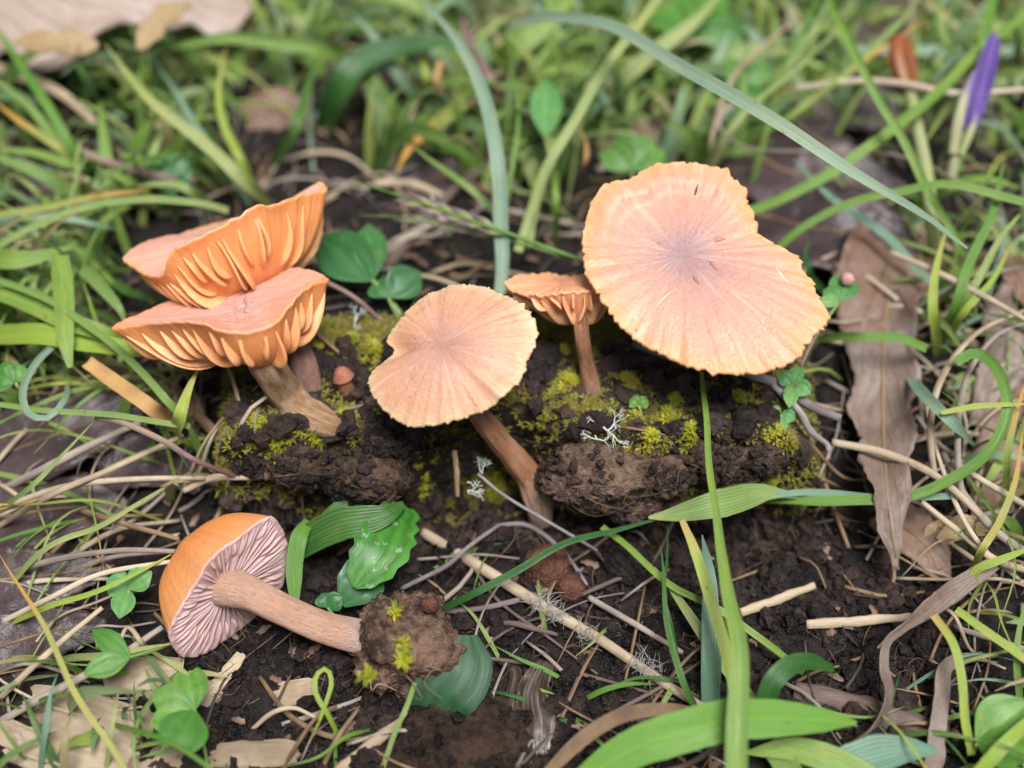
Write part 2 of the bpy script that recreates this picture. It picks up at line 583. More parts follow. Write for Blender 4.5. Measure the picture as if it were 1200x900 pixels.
M['straw_brown'] = strawmat('straw_brown', (.22, .135, .075), (.36, .24, .14), (.12, .07, .045))
M['straw_orange'] = strawmat('straw_orange', (.58, .32, .12), (.62, .40, .17), (.42, .24, .10))
M['twig'] = strawmat('twig_bark', (.09, .06, .05), (.19, .14, .12), (.05, .035, .03), rough=.75, trans=0)
M['twig_grey'] = strawmat('twig_grey', (.22, .19, .19), (.38, .34, .33), (.13, .10, .10), rough=.75, trans=0)
M['chip'] = strawmat('wood_chip', (.30, .23, .155), (.42, .335, .24), (.19, .14, .09), rough=.7, trans=0)
M['leaf_tan'] = deadleaf('dead_leaf_tan', (.50, .38, .32), (.62, .50, .43), (.34, .22, .14), (.42, .28, .18), trans=.3, pale=(.66, .58, .55))
M['leaf_tan_under'] = deadleaf('dead_leaf_ochre', (.48, .33, .16), (.56, .43, .25), (.34, .20, .08), (.30, .15, .05), trans=.3)
M['leaf_purple'] = deadleaf('dead_leaf_purple', (.050, .032, .034), (.095, .063, .066), (.03, .018, .02), (.13, .085, .08), rough=.38)
M['leaf_brown'] = deadleaf('dead_leaf_brown', (.17, .095, .065), (.25, .155, .11), (.08, .045, .03), (.30, .2, .14), rough=.5)
M['leaf_grey'] = deadleaf('dead_leaf_grey', (.17, .115, .09), (.26, .19, .155), (.10, .06, .045), (.28, .19, .14), rough=.5, pale=(.28, .235, .215))
M['cap_c'] = capmat('cap_centre', (.42, .215, .17), (.62, .33, .205), (.68, .46, .27), umbo=.34, streak=.14)
M['cap_r'] = capmat('cap_right', (.40, .24, .24), (.64, .325, .215), (.69, .345, .15), umbo=.36, streak=.15)
M['cap_l'] = capmat('cap_left', (.64, .39, .34), (.74, .35, .235), (.80, .34, .14), umbo=.5, streak=.3)
M['cap_s'] = capmat('cap_small', (.66, .28, .16), (.80, .34, .18), (.84, .38, .19), umbo=.3)
M['cap_f'] = capmat('cap_fallen', (.74, .26, .07), (.74, .27, .08), (.72, .32, .13), umbo=.3, streak=.15, pale=(.82, .42, .16))
M['cap_b'] = capmat('cap_button', (.30, .10, .065), (.40, .15, .095), (.42, .18, .12), umbo=.3)
M['gill'] = fleshmat('gill_orange', (.88, .37, .15), (.90, .45, .22), (.88, .32, .12))
M['under'] = fleshmat('under_orange', (.84, .31, .105), (.86, .37, .14), (.80, .25, .09))
M['gill_s'] = fleshmat('gill_salmon', (.84, .36, .17), (.86, .44, .24))
M['gill_f'] = fleshmat('gill_mauve', (.54, .33, .315), (.64, .42, .41), (.58, .31, .26))
M['stem_c'] = stemmat('stem_centre', (.36, .14, .065), (.56, .25, .125), (.70, .43, .28), fib=48, top=([(.70, 0.), (.92, .75)], (.60, .47, .39)))
M['stem_l'] = stemmat('stem_left', (.32, .16, .075), (.56, .33, .175), (.80, .60, .42), fib=52)
M['stem_b'] = stemmat('stem_back', (.26, .13, .10), (.44, .25, .19), (.54, .36, .29))
M['stem_f'] = stemmat('stem_fallen', (.74, .38, .25), (.84, .49, .34), (.86, .60, .47), fib=44, top=([(.0, .85), (.22, 0.)], (.74, .62, .58)))
M['moss'] = leafmat('moss_bright', (.26, .30, .02), (.42, .42, .04), veins=1, tint=True, vein_w=.05, trans=.35, rough=.5)
M['moss_stuff'] = leafmat('moss_mix', (.09, .11, .02), (.24, .25, .035), veins=1, tint=True, vein_w=.05, trans=.25, rough=.55)
M['lichen'] = strawmat('lichen', (.50, .53, .49), (.66, .68, .62), (.34, .37, .33), rough=.8, trans=.1)
M['purple'] = leafmat('petal_purple', (.085, .04, .25), (.19, .105, .40), veins=6, trans=.25, rough=.55, vein_w=.5)
M['petal_dry'] = leafmat('petal_dry', (.30, .09, .04), (.36, .20, .06), veins=5, trans=.2, vein_w=.4)
M['sepal'] = leafmat('sepal_pale', (.36, .40, .17), (.44, .44, .27), veins=4, tip=(.30, .22, .34), tipstart=.7, trans=.25)
M['pinkbud'] = fleshmat('pink_bud', (.55, .30, .28), (.62, .42, .38))
M['ochre'] = fleshmat('ochre_seed', (.46, .30, .12), (.56, .40, .20), sss=.1)
M['fuzz'] = strawmat('white_fuzz', (.55, .52, .50), (.72, .70, .68), (.40, .36, .33), rough=.9, trans=.3)
M['root'] = strawmat('rootlet', (.13, .085, .055), (.26, .18, .12), (.08, .05, .035), rough=.8, trans=0)
def wetmat():
    k = NT('wet_withered_blade')
    tc, pos = coords(k)
    f = k.noise(k.mapping(tc.outputs['UV'], (2, 9, 1)), 1, 4)
    col = k.ramp(f, [(.35, (.03, .018, .015)), (.52, (.07, .045, .03)), (.7, (.20, .19, .19))])
    return k.out(k.bsdf(col, .28, k.bump(f, .6, .0008), spec=.5, coat=.0))
M['wet'] = wetmat()
M['scar'] = fleshmat('scar_reddish', (.52, .24, .19), (.44, .18, .13), sc=900)
M['scar_pale'] = fleshmat('scar_pale', (.86, .62, .48), (.82, .54, .38), sc=900)
M['scar_dark'] = fleshmat('scar_dark', (.10, .05, .03), (.05, .03, .02), sc=900, sss=0)

# ------------------------------------------------------------------ ground
def axis(segs):
    out = []
    for a, b, st in segs:
        n = max(1, int(round((b - a) / st)))
        out += [a + (b - a) * i / n for i in range(n)]
    return out + [segs[-1][1]]
gx = axis([(-160, -60, 20), (-60, -20, 4), (-20, -11, .6), (-11, 11, .06), (11, 20, .6), (20, 60, 4), (60, 160, 20)])
gy = axis([(-120, -30, 15), (-30, -11, 1.5), (-11, -8, .3), (-8, 3, .05), (3, 14, .12), (14, 24, .7), (24, 60, 4), (60, 200, 20)])
V, T = [], []
for y in gy:
    for x in gx:
        fine = abs(x) < 11.5 and -9 < y < 14.5
        V.append((x, y, HD(x, y) if fine else H(x, y)))
        # lighter, drier earth on the ledge, dark wet earth below it
        w = ss(-5.6, -4.6, x) * (1 - ss(4.6, 5.8, x)) * ss(-1.9, -1.2, y) * (1 - ss(.5, 3., y))
        w *= .55 + .45 * nz(x * 1.3, y * 1.3, 5)
        T.append((1 + 1.5 * w, 1 + 1.35 * w, 1 + 1.15 * w, 1))
nx = len(gx)
Fc = [(j * nx + i, j * nx + i + 1, (j + 1) * nx + i + 1, (j + 1) * nx + i) for j in range(len(gy) - 1) for i in range(nx - 1)]
ground = mk('ground', V, Fc, M['soil'], tint=T)
tag(ground, 'dark crumbly woodland soil with a small raised ledge', None, None, 'structure')

# ------------------------------------------------------------------ mushrooms
def cap(parent, C, N, rim, dome, q, ub, uq, Cb, mat, under, e=1.0, ue=1.0, frill=.010, wav=.02, thick=.05, M_=256, gills=(), gmat=None,
        gdep=.2, gth=.03, und_shift=1.0, relief=None, seed=0.0, sub_s=.18, smp=1.0):
    """cap with a traced rim; gills is a list of (theta index 0..1, s_inner, depth factor)"""
    R = catmull(rim, M_, True)
    inp, hn = [], []
    for i, p in enumerate(R):
        d = p - C
        h = d.dot(N)
        f = 1 + frill * (nz(i * .36 + seed, 3) + .9 * nz(i * 1.1 + seed, 8))
        inp.append((d - N * h) * f)
        hn.append(h + wav * (nz(i * .22 + seed, 1.7) + .35 * nz(i * .7 + seed, 4.7)))
    dCb = Cb - C
    uin, uz = dCb - N * dCb.dot(N), dCb.dot(N)
    def top(s, i):
        p = C + inp[i] * s + N * (hn[i] * s ** e + dome * (1 - s ** q))
        r = .006 * (nz(i * .41 + seed, s * 1.2) + .35 * math.sin(i * 2 * math.pi / M_ * 38 + 9 * nz(i * .09, seed)) * (.5 + nz(i * .07 + seed, 5))) * ss(.62, .97, s) * (1 - ss(.985, 1, s) * .4)
        r += .03 * nz(p.x * 1.4 + seed, p.y * 1.4, p.z * 1.4) * (1 - s ** 6)
        if relief: r += relief(s, i / M_)
        return p + N * r
    def bot(s, i):
        i0, f = int(math.floor(i)) % M_, i - math.floor(i)
        i1 = (i0 + 1) % M_
        ii = inp[i0].lerp(inp[i1], f); hh = hn[i0] * (1 - f) + hn[i1] * f
        return C + ii * s + uin * (1 - s) * und_shift + N * (hh * s ** ue + uz * (1 - s ** uq) - thick)
    K = 30
    V, Fc, P, MI = [], [], [], []
    S = [math.sin(.5 * math.pi * k / K) ** smp for k in range(1, K + 1)]
    V.append(top(0, 0)); P.append((0, 0, 0))
    for s in S:
        for i in range(M_):
            a = 2 * math.pi * i / M_
            V.append(top(s, i)); P.append((math.cos(a), math.sin(a), s))
    nt = len(V)
    for i in range(M_):
        Fc.append((0, 1 + i, 1 + (i + 1) % M_)); MI.append(0)
    for k in range(K - 1):
        for i in range(M_):
            a, b = 1 + k * M_ + i, 1 + k * M_ + (i + 1) % M_
            Fc.append((a, a + M_, b + M_, b)); MI.append(0)
    # rounded lip, then the underside
    lip = []
    for i in range(M_):
        d = inp[i].normalized()
        V.append(C + inp[i] + d * thick * .45 + N * (hn[i] - thick * .5)); a = 2 * math.pi * i / M_
        P.append((math.cos(a), math.sin(a), 1.0))
    KB = 16
    SB = [1 - (1 - sub_s) * k / KB for k in range(KB + 1)]
    for s in SB:
        for i in range(M_):
            a = 2 * math.pi * i / M_
            V.append(bot(s, i)); P.append((math.cos(a), math.sin(a), s))
    base = nt - M_
    for k in range(KB + 2):
        for i in range(M_):
            a, b = base + k * M_ + i, base + k * M_ + (i + 1) % M_
            Fc.append((a, a + M_, b + M_, b)); MI.append(0 if k < 1 else 1)
    V.append(bot(0, 0)); P.append((0, 0, 0))
    lb = base + (KB + 2) * M_
    for i in range(M_):
        Fc.append((lb + i, len(V) - 1, lb + (i + 1) % M_)); MI.append(1)
    o = mk('cap', V, Fc, [mat, under], parent, pol=P, mi=MI)
    # gills: thin plates with a belly, standing on the underside
    for gi, (th, s0, df) in enumerate(gills):
        i = th * M_
        gv, gf = [], []
        n = 9
        for k in range(n + 1):
            s = 1.0 - (1.0 - s0) * k / n
            s = s * .955
            u_ = k / n
            wob = 2.4 * (1 - s0)
            p = bot(s, i + wob * math.sin(u_ * 5 + gi * 1.9) * (1 if gth > .03 else .2))
            ds = (bot(min(1, s + .02), i) - bot(s - .02, i))
            dt = (bot(s, i + .5) - bot(s, i - .5))
            nn = ds.cross(dt).normalized()
            if nn.dot(N) > 0: nn = -nn
            tt = dt.normalized() if dt.length > 1e-6 else Vector((1, 0, 0))
            u = k / n
            full = s0 < .25
            prof = (u ** .8) * (1 - .22 * u) * 1.15 if full else math.sin(math.pi * min(1, u ** 1.3 * 1.03)) ** .7
            if full and u > .8: prof *= 1 - .35 * (u - .8) / .2
            dd = gdep * df * prof + .004
            lean = .5 * nz(th * 41 + seed, gi * .37) * dd
            th_ = gth * (.75 + .25 * math.sin(math.pi * u)) * (1 + .25 * nz(gi * 1.3, u * 3))
            gv += [p - nn * .03 - tt * th_ * 1.25, p + nn * dd * .55 - tt * (th_ - lean * .5), p + nn * dd * .92 - tt * (th_ * .62 - lean), p + nn * dd + tt * lean,
                   p + nn * dd * .92 + tt * (th_ * .62 + lean), p + nn * dd * .55 + tt * (th_ + lean * .5), p - nn * .03 + tt * th_ * 1.25]
        for k in range(n):
            for j in range(6):
                a = k * 7 + j
                gf.append((a, a + 1, a + 8, a + 7))
        mk('gill', gv, gf, gmat or under, o)
    return o

def stem(parent, P, r, mat, rough=.08, ns=40, n=64, seed=0.0, name='stem'):
    V, Fc, UV = tube(P, r, n, ns, rough, seed)
    pol = []
    for (u, v) in UV:
        a = v * 2 * math.pi
        pol.append((math.cos(a) * .5, math.sin(a) * .5, u))
    return mk(name, V, Fc, mat, parent, uv=UV, pol=pol)

def plane_rim(C, N, pts):
    out = []
    for (x, y) in pts:
        r = ray(x, y)
        t = (C - EYE).dot(N) / r.dot(N)
        out.append(EYE + r * t)
    return out
def shoots(n, k0=0, s_in=.22, short=True, jit=.12, seed=0):
    rr = random.Random(seed)
    out = []
    for i in range(n):
        th = (i + rr.uniform(-jit, jit)) / n
        out.append((th % 1, s_in, rr.uniform(.85, 1.1)))
        if short:
            out.append(((i + .5 + rr.uniform(-jit, jit)) / n % 1, rr.uniform(.5, .72), rr.uniform(.45, .7)))
    return out

from mathutils.bvhtree import BVHTree
def surf(o):
    me, org = o.data, ORG[o]
    vs = [org + v.co / CM for v in me.vertices]
    return BVHTree.FromPolygons(vs, [tuple(p.vertices) for p in me.polygons])
def mark(o, tree, name, pts, w, mat, lift=.012, flat=.35):
    P = []
    for (x, y) in pts:
        d = ray(x, y).normalized()
        hit = tree.ray_cast(EYE, d)
        if hit[0] is None: return
        P.append(hit[0] - d * lift * .3)
    V, Fc, UV = tube(P, [w * .3, w, w * .8, w * .2], 14, 8, .5, pts[0][0], flat=flat)
    mk(name, V, Fc, M[mat], o, uv=UV)
GRP = 'orange brown mushrooms'
# centre cap, seen from above
C = Z(521, 411, 1.75)
N = camvec(-.20, .40, .89)
base = Z(632, 590, -1.5)
m = empty('mushroom', base, 'peach mushroom in the middle with a notched round cap and a leaning brown stem', 'mushroom', GRP)
outl = [(461, 407), (451, 396), (460, 380), (472, 366), (490, 347), (517, 332), (537, 329), (562, 331), (587, 340), (610, 354), (624, 372), (627, 390), (622, 407), (614, 420), (612, 432),
        (604, 445), (585, 462), (570, 472), (545, 482), (520, 490), (480, 494), (457, 484), (440, 467), (430, 447), (435, 432), (447, 421)]
rim = plane_rim(C, N, outl)
rim = [p - N * (.10 if 340 < y < 470 else .16) for p, (x, y) in zip(rim, outl)]
Cb = C - N * .42 + camvec(1, -.6, 0) * .12
o = cap(m, C, N, rim, .20, 2.2, 0, 1.6, Cb, M['cap_c'], M['under'], e=2.2, frill=.03, wav=.05, thick=.05, gills=shoots(26, seed=1), gmat=M['gill'], gdep=.16, seed=3.3,
    relief=lambda s, t: -.10 * math.exp(-((t - .985) / .035) ** 2 - ((s - .75) / .25) ** 2) - .10 * math.exp(-((t - .02) / .03) ** 2 - ((s - .8) / .3) ** 2))
tr = surf(o)
for pts, w in (([(484, 352), (486, 351), (488, 350), (490, 349)], .03), ([(471, 366), (474, 369), (477, 371), (478, 374)], .012), ([(482, 437), (482, 440), (483, 443), (483, 446)], .012), ([(479, 463), (480, 464), (481, 465), (482, 466)], .014)):
    mark(o, tr, 'bruise', pts, w, 'scar')
d0, d1 = depth(Cb), depth(base)
stem(m, [Cb + N * .1, Q(560, 482, d0 * .6 + d1 * .4), Q(580, 510, d0 * .42 + d1 * .58), Q(603, 537, d0 * .22 + d1 * .78), Q(622, 562, d0 * .06 + d1 * .94), base, Z(634, 612, -1.95)], [.165, .17, .18, .20, .235, .26, .21], M['stem_c'], .16, seed=2)

# large cap to the right
C = Z(800, 300, 2.15)
N = camvec(-.08, .50, .86)
base = G(808, 420)
m = empty('mushroom', base, 'largest mushroom with a broad wavy peach cap and a greyish pink centre', 'mushroom', GRP)
outl = [(686, 315), (684, 290), (687, 267), (694, 246), (707, 230), (725, 223), (742, 217), (758, 205), (778, 200), (798, 199), (830, 202), (852, 207), (859, 217), (873, 225), (875, 239), (883, 251), (886, 264), (891, 275), (910, 287), (934, 299),
        (938, 312), (950, 326), (955, 341), (969, 363), (968, 379), (953, 389), (937, 411), (918, 422), (891, 430), (857, 432), (819, 427), (785, 414), (758, 401), (737, 387), (723, 377), (710, 361), (699, 345), (689, 329)]
rim = plane_rim(C, N, outl)
rim = [p + N * (.16 * ss(760, 690, x) + .14 * ss(255, 205, y) - .12 * ss(330, 430, y)) for p, (x, y) in zip(rim, outl)]
Cb = C - N * .55
def rel_r(s, t):
    # sunken disc with a raised shoulder along the upper rim
    up = math.exp(-((t - .17) / .17) ** 2)
    return -.06 * math.exp(-(s / .34) ** 2) + .13 * up * (ss(.66, .80, s) - .5 * ss(.82, 1, s)) + .012 * nz(s * 12, t * 60)
o = cap(m, C, N, rim, .10, 2.0, 0, 1.5, Cb, M['cap_r'], M['under'], e=2.6, frill=.034, wav=.06, thick=.07, gills=shoots(30, seed=2), gmat=M['gill'], gdep=.22, seed=9.1, relief=rel_r)
tr = surf(o)
mark(o, tr, 'tear', [(814, 229), (815, 225), (816, 221), (818, 216)], .035, 'scar_dark')
for pts, w in (([(832, 306), (834, 310), (838, 314), (841, 317)], .04), ([(838, 283), (842, 281), (847, 280), (850, 281)], .045), ([(812, 323), (814, 327), (818, 330), (819, 334)], .035), ([(770, 284), (772, 285), (774, 286), (776, 286)], .03)):
    mark(o, tr, 'bruise', pts, w, 'scar')
for pts, w in (([(768, 360), (774, 353), (782, 345), (790, 340)], .04), ([(908, 313), (913, 320), (919, 328), (924, 335)], .03), ([(890, 405), (894, 412), (898, 418), (900, 421)], .025)):
    mark(o, tr, 'scratch', pts, w, 'scar_pale')
stem(m, [Cb + N * .12, Z(801, 345, 1.2), Z(804, 385, .55), base, base - Vector((0, 0, .3))], [.22, .2, .2, .22, .22], M['stem_c'], .1, seed=5)

# two bowl-shaped caps on the left
def cd(C0, px, py, dd): return Q(px, py, depth(C0) - dd)
C0 = Z(262, 362, 1.55)
base = G(383, 497)
m = empty('mushroom', base, 'bowl shaped orange mushroom with thick gills leaning on a fibrous bent stem', 'mushroom', GRP)
rp = [(131, 383, 0), (165, 366, -.5), (205, 350, -.95), (245, 334, -1.25), (290, 320, -1.3), (335, 314, -1.0), (366, 317, -.5), (383, 327, -.05), (368, 331, .3), (352, 340, .6), (339, 356, .95), (320, 377, 1.25), (292, 387, 1.4), (262, 387, 1.4), (236, 377, 1.2), (205, 375, .85), (168, 379, .4)]
rim = [cd(C0, *p) for p in rp]
N = camvec(-.24, .93, .30)
C = sum(rim, Vector()) / len(rim)
Cb = cd(C0, 303, 417, .2)
gl = []
rr = random.Random(5)
for i in range(32):
    th = (i + rr.uniform(-.35, .35)) / 32
    s0 = rr.choice((.35, .4, .45, .55, .62, .7))
    gl.append((th, s0, rr.uniform(.75, 1.15) * (1 if s0 < .5 else .7)))
o = cap(m, C, N, rim, -.16, 1.6, 0, 2.7, Cb, M['cap_l'], M['under'], e=1.3, frill=.010, wav=.025, thick=.07, gills=gl, gmat=M['gill'], gdep=.21, gth=.038, seed=1.9,
    relief=lambda s, t: .035 * nz(s * 9, t * 22) * (1 - s))
tr = surf(o)
for pts, w in (([(288, 347), (286, 353), (289, 358), (286, 364), (292, 369)], .022), ([(262, 376), (270, 378), (276, 377), (281, 379)], .016), ([(289, 358), (294, 356), (297, 354), (299, 353)], .014)):
    mark(o, tr, 'crack', pts, w, 'scar')
for pts, w in (([(240, 366), (246, 369), (252, 370), (258, 372)], .02), ([(300, 368), (304, 363), (307, 360), (310, 356)], .016)):
    mark(o, tr, 'scratch', pts, w, 'scar_pale')
stem(m, [Cb + N * .25, cd(C0, 312, 426, .3), Z(333, 458, .42), Z(352, 480, .12), base, G(398, 500, -.15)], [.27, .285, .29, .30, .28, .22], M['stem_l'], .16, seed=8)

C0 = Z(268, 268, 1.75)
base = G(364, 452)
m = empty('mushroom', base, 'tilted orange mushroom with its torn cap resting above the bowl shaped one', 'mushroom', GRP)
rp = [(145, 300, 0), (175, 281, -.5), (215, 272, -.9), (260, 260, -1.15), (305, 246, -1.15), (345, 232, -.8), (373, 214, -.3), (380, 222, .0), (358, 226, .35), (336, 233, .65), (318, 240, .9), (302, 240, 1.15), (284, 250, 1.25), (262, 262, 1.3), (228, 279, 1.3), (205, 290, 1.2), (197, 304, 1.1), (191, 321, .85), (174, 321, .55), (156, 311, .25)]
rim = [cd(C0, *p) for p in rp]
N = camvec(-.32, .92, .22)
C = sum(rim, Vector()) / len(rim)
Cb = cd(C0, 302, 332, -.1)
gl = []
rr = random.Random(9)
for i in range(44):
    th = (i + rr.uniform(-.3, .3)) / 44
    if .47 < th < .615: continue               # the torn stretch has lost its gills
    s0 = rr.choice((.3, .4, .5, .55, .6, .68, .74))
    gl.append((th, s0, rr.uniform(.75, 1.2) * (1 if s0 < .5 else .65)))
gl += [(.53, .45, .4), (.575, .55, .5)]
cap(m, C, N, rim, -.12, 1.6, 0, 2.7, Cb, M['cap_l'], M['under'], e=1.25, frill=.012, wav=.03, thick=.07, gills=gl, gmat=M['gill'], gdep=.24, gth=.034, seed=6.4)
stem(m, [Cb + N * .3, cd(C0, 332, 365, -.2), Z(350, 415, .55), base, base - Vector((-.05, 0, .3))], [.25, .25, .23, .24, .2], M['stem_b'], .12, seed=11)

# small one between the centre and the large cap
C0 = Z(652, 338, 1.45)
base = G(694, 458)
m = empty('mushroom', base, 'small salmon mushroom with open gills half hidden behind the largest cap', 'mushroom', GRP)
rp = [(592, 330, 0), (608, 322, -.3), (632, 320, -.6), (660, 323, -.75), (690, 322, -.7), (712, 326, -.4), (722, 338, 0), (712, 342, .3), (698, 342, .5), (680, 341, .62), (660, 341, .62), (640, 344, .5), (618, 345, .35), (602, 340, .15)]
rim = [cd(C0, *p) for p in rp]
N = camvec(-.02, .95, .28)
C = sum(rim, Vector()) / len(rim)
Cb = cd(C0, 678, 372, .1)
gl = [(i / 26 + .004 * ((i * 7) % 5 - 2), .18 if i % 2 == 0 else .62, 1.0 if i % 2 == 0 else .6) for i in range(26)]
cap(m, C, N, rim, .05, 1.8, 0, 1.35, Cb, M['cap_s'], M['gill_s'], e=1.2, frill=.02, wav=.05, thick=.05, gills=gl, gmat=M['gill_s'], gdep=.24, gth=.032, seed=4.4)
stem(m, [Cb + N * .2, Z(683, 400, .95), Z(688, 430, .45), base, base - Vector((0, 0, .25))], [.14, .13, .125, .15, .16], M['stem_c'], .1, seed=13)

# button in the moss
base = G(409, 462)
m = empty('mushroom', base, 'tiny round red brown button mushroom in the moss', 'mushroom', GRP)
C = Z(402, 441, .38)
N = camvec(-.2, .75, .6)
rim = [C + Matrix.Rotation(2 * math.pi * k / 14, 3, N) @ (N.orthogonal().normalized() * .175) for k in range(14)]
cap(m, C, N, rim, .20, 2.3, 0, 1.5, C - N * .1, M['cap_b'], M['stem_b'], frill=.01, wav=.01, thick=.04, M_=48, e=2)
stem(m, [C - N * .02, Z(405, 452, .2), base, base - Vector((0, 0, .15))], [.12, .13, .15, .12], M['stem_c'], .08, ns=20, n=20, seed=17)

# fallen mushroom with its ball of earth
C = Z(264, 690, -.95)
N = camvec(-.70, .42, -.57)
base = Z(432, 748, -1.55)
m = empty('mushroom', base, 'uprooted mushroom lying on its side with mauve gills and earth at its foot', 'mushroom', GRP)
outl = [(318, 606), (331, 625), (335, 650), (332, 676), (321, 698), (304, 715), (287, 731), (262, 749), (236, 765), (216, 768), (203, 757), (198, 738), (209, 713), (228, 682), (247, 653), (278, 629), (302, 611)]
rim = plane_rim(C, N, outl)
Cb = C + N * .10
cap(m, C, N, rim, 1.2, 3.2, 0, 1.3, Cb, M['cap_f'], M['gill_f'], e=2, frill=.006, wav=.03, thick=.05, gills=shoots(40, seed=6, s_in=.2, jit=.3), gmat=M['gill_f'], gdep=.12, gth=.024, seed=7.7, smp=.8)
sp = [base, Z(385, 737, -1.3), Z(335, 716, -1.05), Z(290, 694, -.85), Cb + N * .05]
stem(m, sp, [.29, .265, .25, .27, .36], M['stem_f'], .05, seed=19)
IV, IF = ico(5)
cc = Z(474, 757, -1.55)
V = []
for v in IV:
    d = .92 + .5 * nz(v.x * 1.3, v.y * 1.6, v.z * 1.6 + 4) + .26 * abs(nz(v.x * 4, v.y * 4, v.z * 4)) + .20 * abs(nz(v.x * 9, v.y * 9, v.z * 9)) + .09 * nz(v.x * 21, v.y * 21, v.z * 21)
    V.append(cc + Vector((v.x * .80, v.y * .80, v.z * .66)) * d)
clod = mk('earth_ball', V, IF, M['clod'], m, tint=[(1.1, 1.0, .95, 1)] * len(V))
clod['label'] = 'crumbling ball of brown earth clinging to the stem foot'
rt = random.Random(3)
for i in range(9):
    a = rt.uniform(0, 6.28)
    p0 = cc + Vector((.72 * math.cos(a), .55 * math.sin(a) - .2, rt.uniform(-.1, .5)))
    p = [p0]
    for k in range(4):
        p.append(p[-1] + Vector((rt.uniform(-.28, .28), rt.uniform(-.3, .1), rt.uniform(-.25, .12))))
    mk('rootlet', *tube(p, [.014, .006], 14, 5)[:2], M['straw'] if i % 3 == 0 else M['root'], clod)

# ------------------------------------------------------------------ plants and litter that can be told apart
def blade(label, mat, w, pts, roll=0, fold=.28, cut=False, name='grass_leaf', cat='grass blade', group='grass blades', twist=0, n=30, wl=None, prof=None):
    P = PTS(pts)
    mid = P[len(P) // 2]
    hw = w * .5 * ppx(mid)
    if prof is None:
        prof = [.75, .95, 1, 1, .97, .9, .78, .6, .36, .06] if not cut else [.9, 1, 1, 1, 1, .95]
    V, Fc, UV = ribbon(P, [hw * x for x in prof], n=n, roll=roll, fold=fold, twist=twist, seed=w + len(label), nc=5, jit=.07, edge=.06)
    o = mk(name, V, Fc, M[mat], loc=P[0], uv=UV)
    return tag(o, label, cat, group)
def stalk(label, mat, w, pts, name='dry_straw', cat='straw', group='dry straws', taper=(.9, 1, .7), rough=.12, flat=.7, n=30):
    P = PTS(pts)
    r = w * .5 * ppx(P[len(P) // 2])
    V, Fc, UV = tube(P, [r * t for t in taper], n, 8, rough, len(label) * .7, flat=flat)
    return tag(mk(name, V, Fc, M[mat], loc=P[0], uv=UV), label, cat, group)

B = blade
# --- upper left
B('wide pale green blade running from the tan oak leaf down to the torn cap', 'g_light', 15, '318,243,g 290,215,.4 235,165,1.0 165,105,1.6 122,52,1.8', 8)
B('thin blade crossing under the wide pale green one above the torn cap', 'g_blue', 8, '292,240,g 262,192,.3 225,140,.8 187,78,1.0', -10)
B('kinked lime blade standing above the peak of the torn cap', 'g_lime', 11, '312,238,g 285,190,.3 262,150,.6 257,105,.9 266,55,1.2', 15)
B('broad green blade lying level to the side of the oak leaf', 'g_mid', 17, '420,85,g 385,62,.5 330,50,.8 255,45,1.0 175,62,.9', 20)
B('dull dark blade leaning behind the clearing above the torn cap', 'g_dark', 12, '322,195,g 345,150,.3 362,105,.5 378,60,.6')
B('curved pale blade arching level over the left edge and touching the torn cap', 'g_light', 9, '-30,303,.2 30,272,.7 95,245,1.0 165,233,1.0 225,238,.8 268,248,.4', 5, cut=True)
B('faded cream green blade sloping up beside the left border', 'g_yel', 9, '-30,258,.2 60,240,.6 120,228,.7 175,222,.7', 0)
B('long green blade leaning from the top left corner past the oak leaf', 'g_mid', 12, '120,220,g 92,180,.5 55,125,1.1 15,60,1.4 -20,20,1.4', 10)
B('dark green blade below the oak leaf tip', 'g_dark', 10, '122,140,g 108,110,.3 95,80,.5 85,55,.6')
B('bright blade crossing others at the upper left border', 'g_light', 13, '118,215,g 80,185,.4 40,130,.9 -20,85,1.2', -10)
B('broad bluish blade pressed flat at the upper left border', 'g_blue', 16, '-30,262,g 30,255,.3 85,258,.3 135,268,.1', 10)
B('green blade with a burnt orange tip at the upper left border', 'g_yel', 11, '120,205,g 80,180,.5 45,158,.8 10,132,.9 -10,118,.9', 10)
B('flat green blade sloping gently below the burnt orange tip', 'g_mid', 13, '135,200,g 90,193,.3 40,180,.5 -20,176,.6', 10)
B('small upright blade between oak leaf and dull dark blade', 'g_light', 10, '330,70,g 345,45,.3 362,20,.6 372,-12,.8')
B('pale blade bending towards the notch of the clearing', 'g_light', 12, '250,250,g 225,225,.2 200,215,.35 160,218,.4')
# --- left
B('wide folded blade hanging down in front of the left litter', 'g_mid', 24, '70,300,.9 74,345,.8 76,390,.6 84,432,.3', 12, prof=[.8, 1, 1, .95, .8, .25])
B('long thin blade slanting under the bowl shaped cap from the left border', 'g_light', 9, '-30,322,.5 30,340,.7 85,368,.7 145,415,.5 205,478,.2 232,505,g', 0, cut=True)
B('broad blade sloping in from the left border towards the bowl shaped cap', 'g_mid', 26, '-40,330,.4 20,352,.5 70,372,.5 130,395,.3 175,420,g', 15)
B('wide lime blade lying below the bowl shaped cap at the left', 'g_lime', 28, '-40,398,g.1 30,392,.25 100,402,.3 160,412,.15 185,408,g.1', 10)
B('looping blade curled like a ring at the left', 'g_blue', 9, '72,400,.2 45,425,.35 28,455,.4 35,485,.3 58,490,.25 78,465,.2 80,440,g', 20)
B('straight thin green blade lying level above the purple brown leaf', 'g_light', 7, '-20,476,.2 60,480,.3 140,488,.3 222,498,.1', 0, cut=True)
B('wide bright blade standing upright beneath the bowl shaped cap', 'g_lime', 22, '205,530,g 212,495,.3 222,460,.6 235,428,.8', 10)
B('tan withered blade lying slantwise under the bowl shaped cap', 'straw_orange', 18, '100,425,.25 140,450,.3 180,478,.2 212,500,g.1', 0, cut=True)
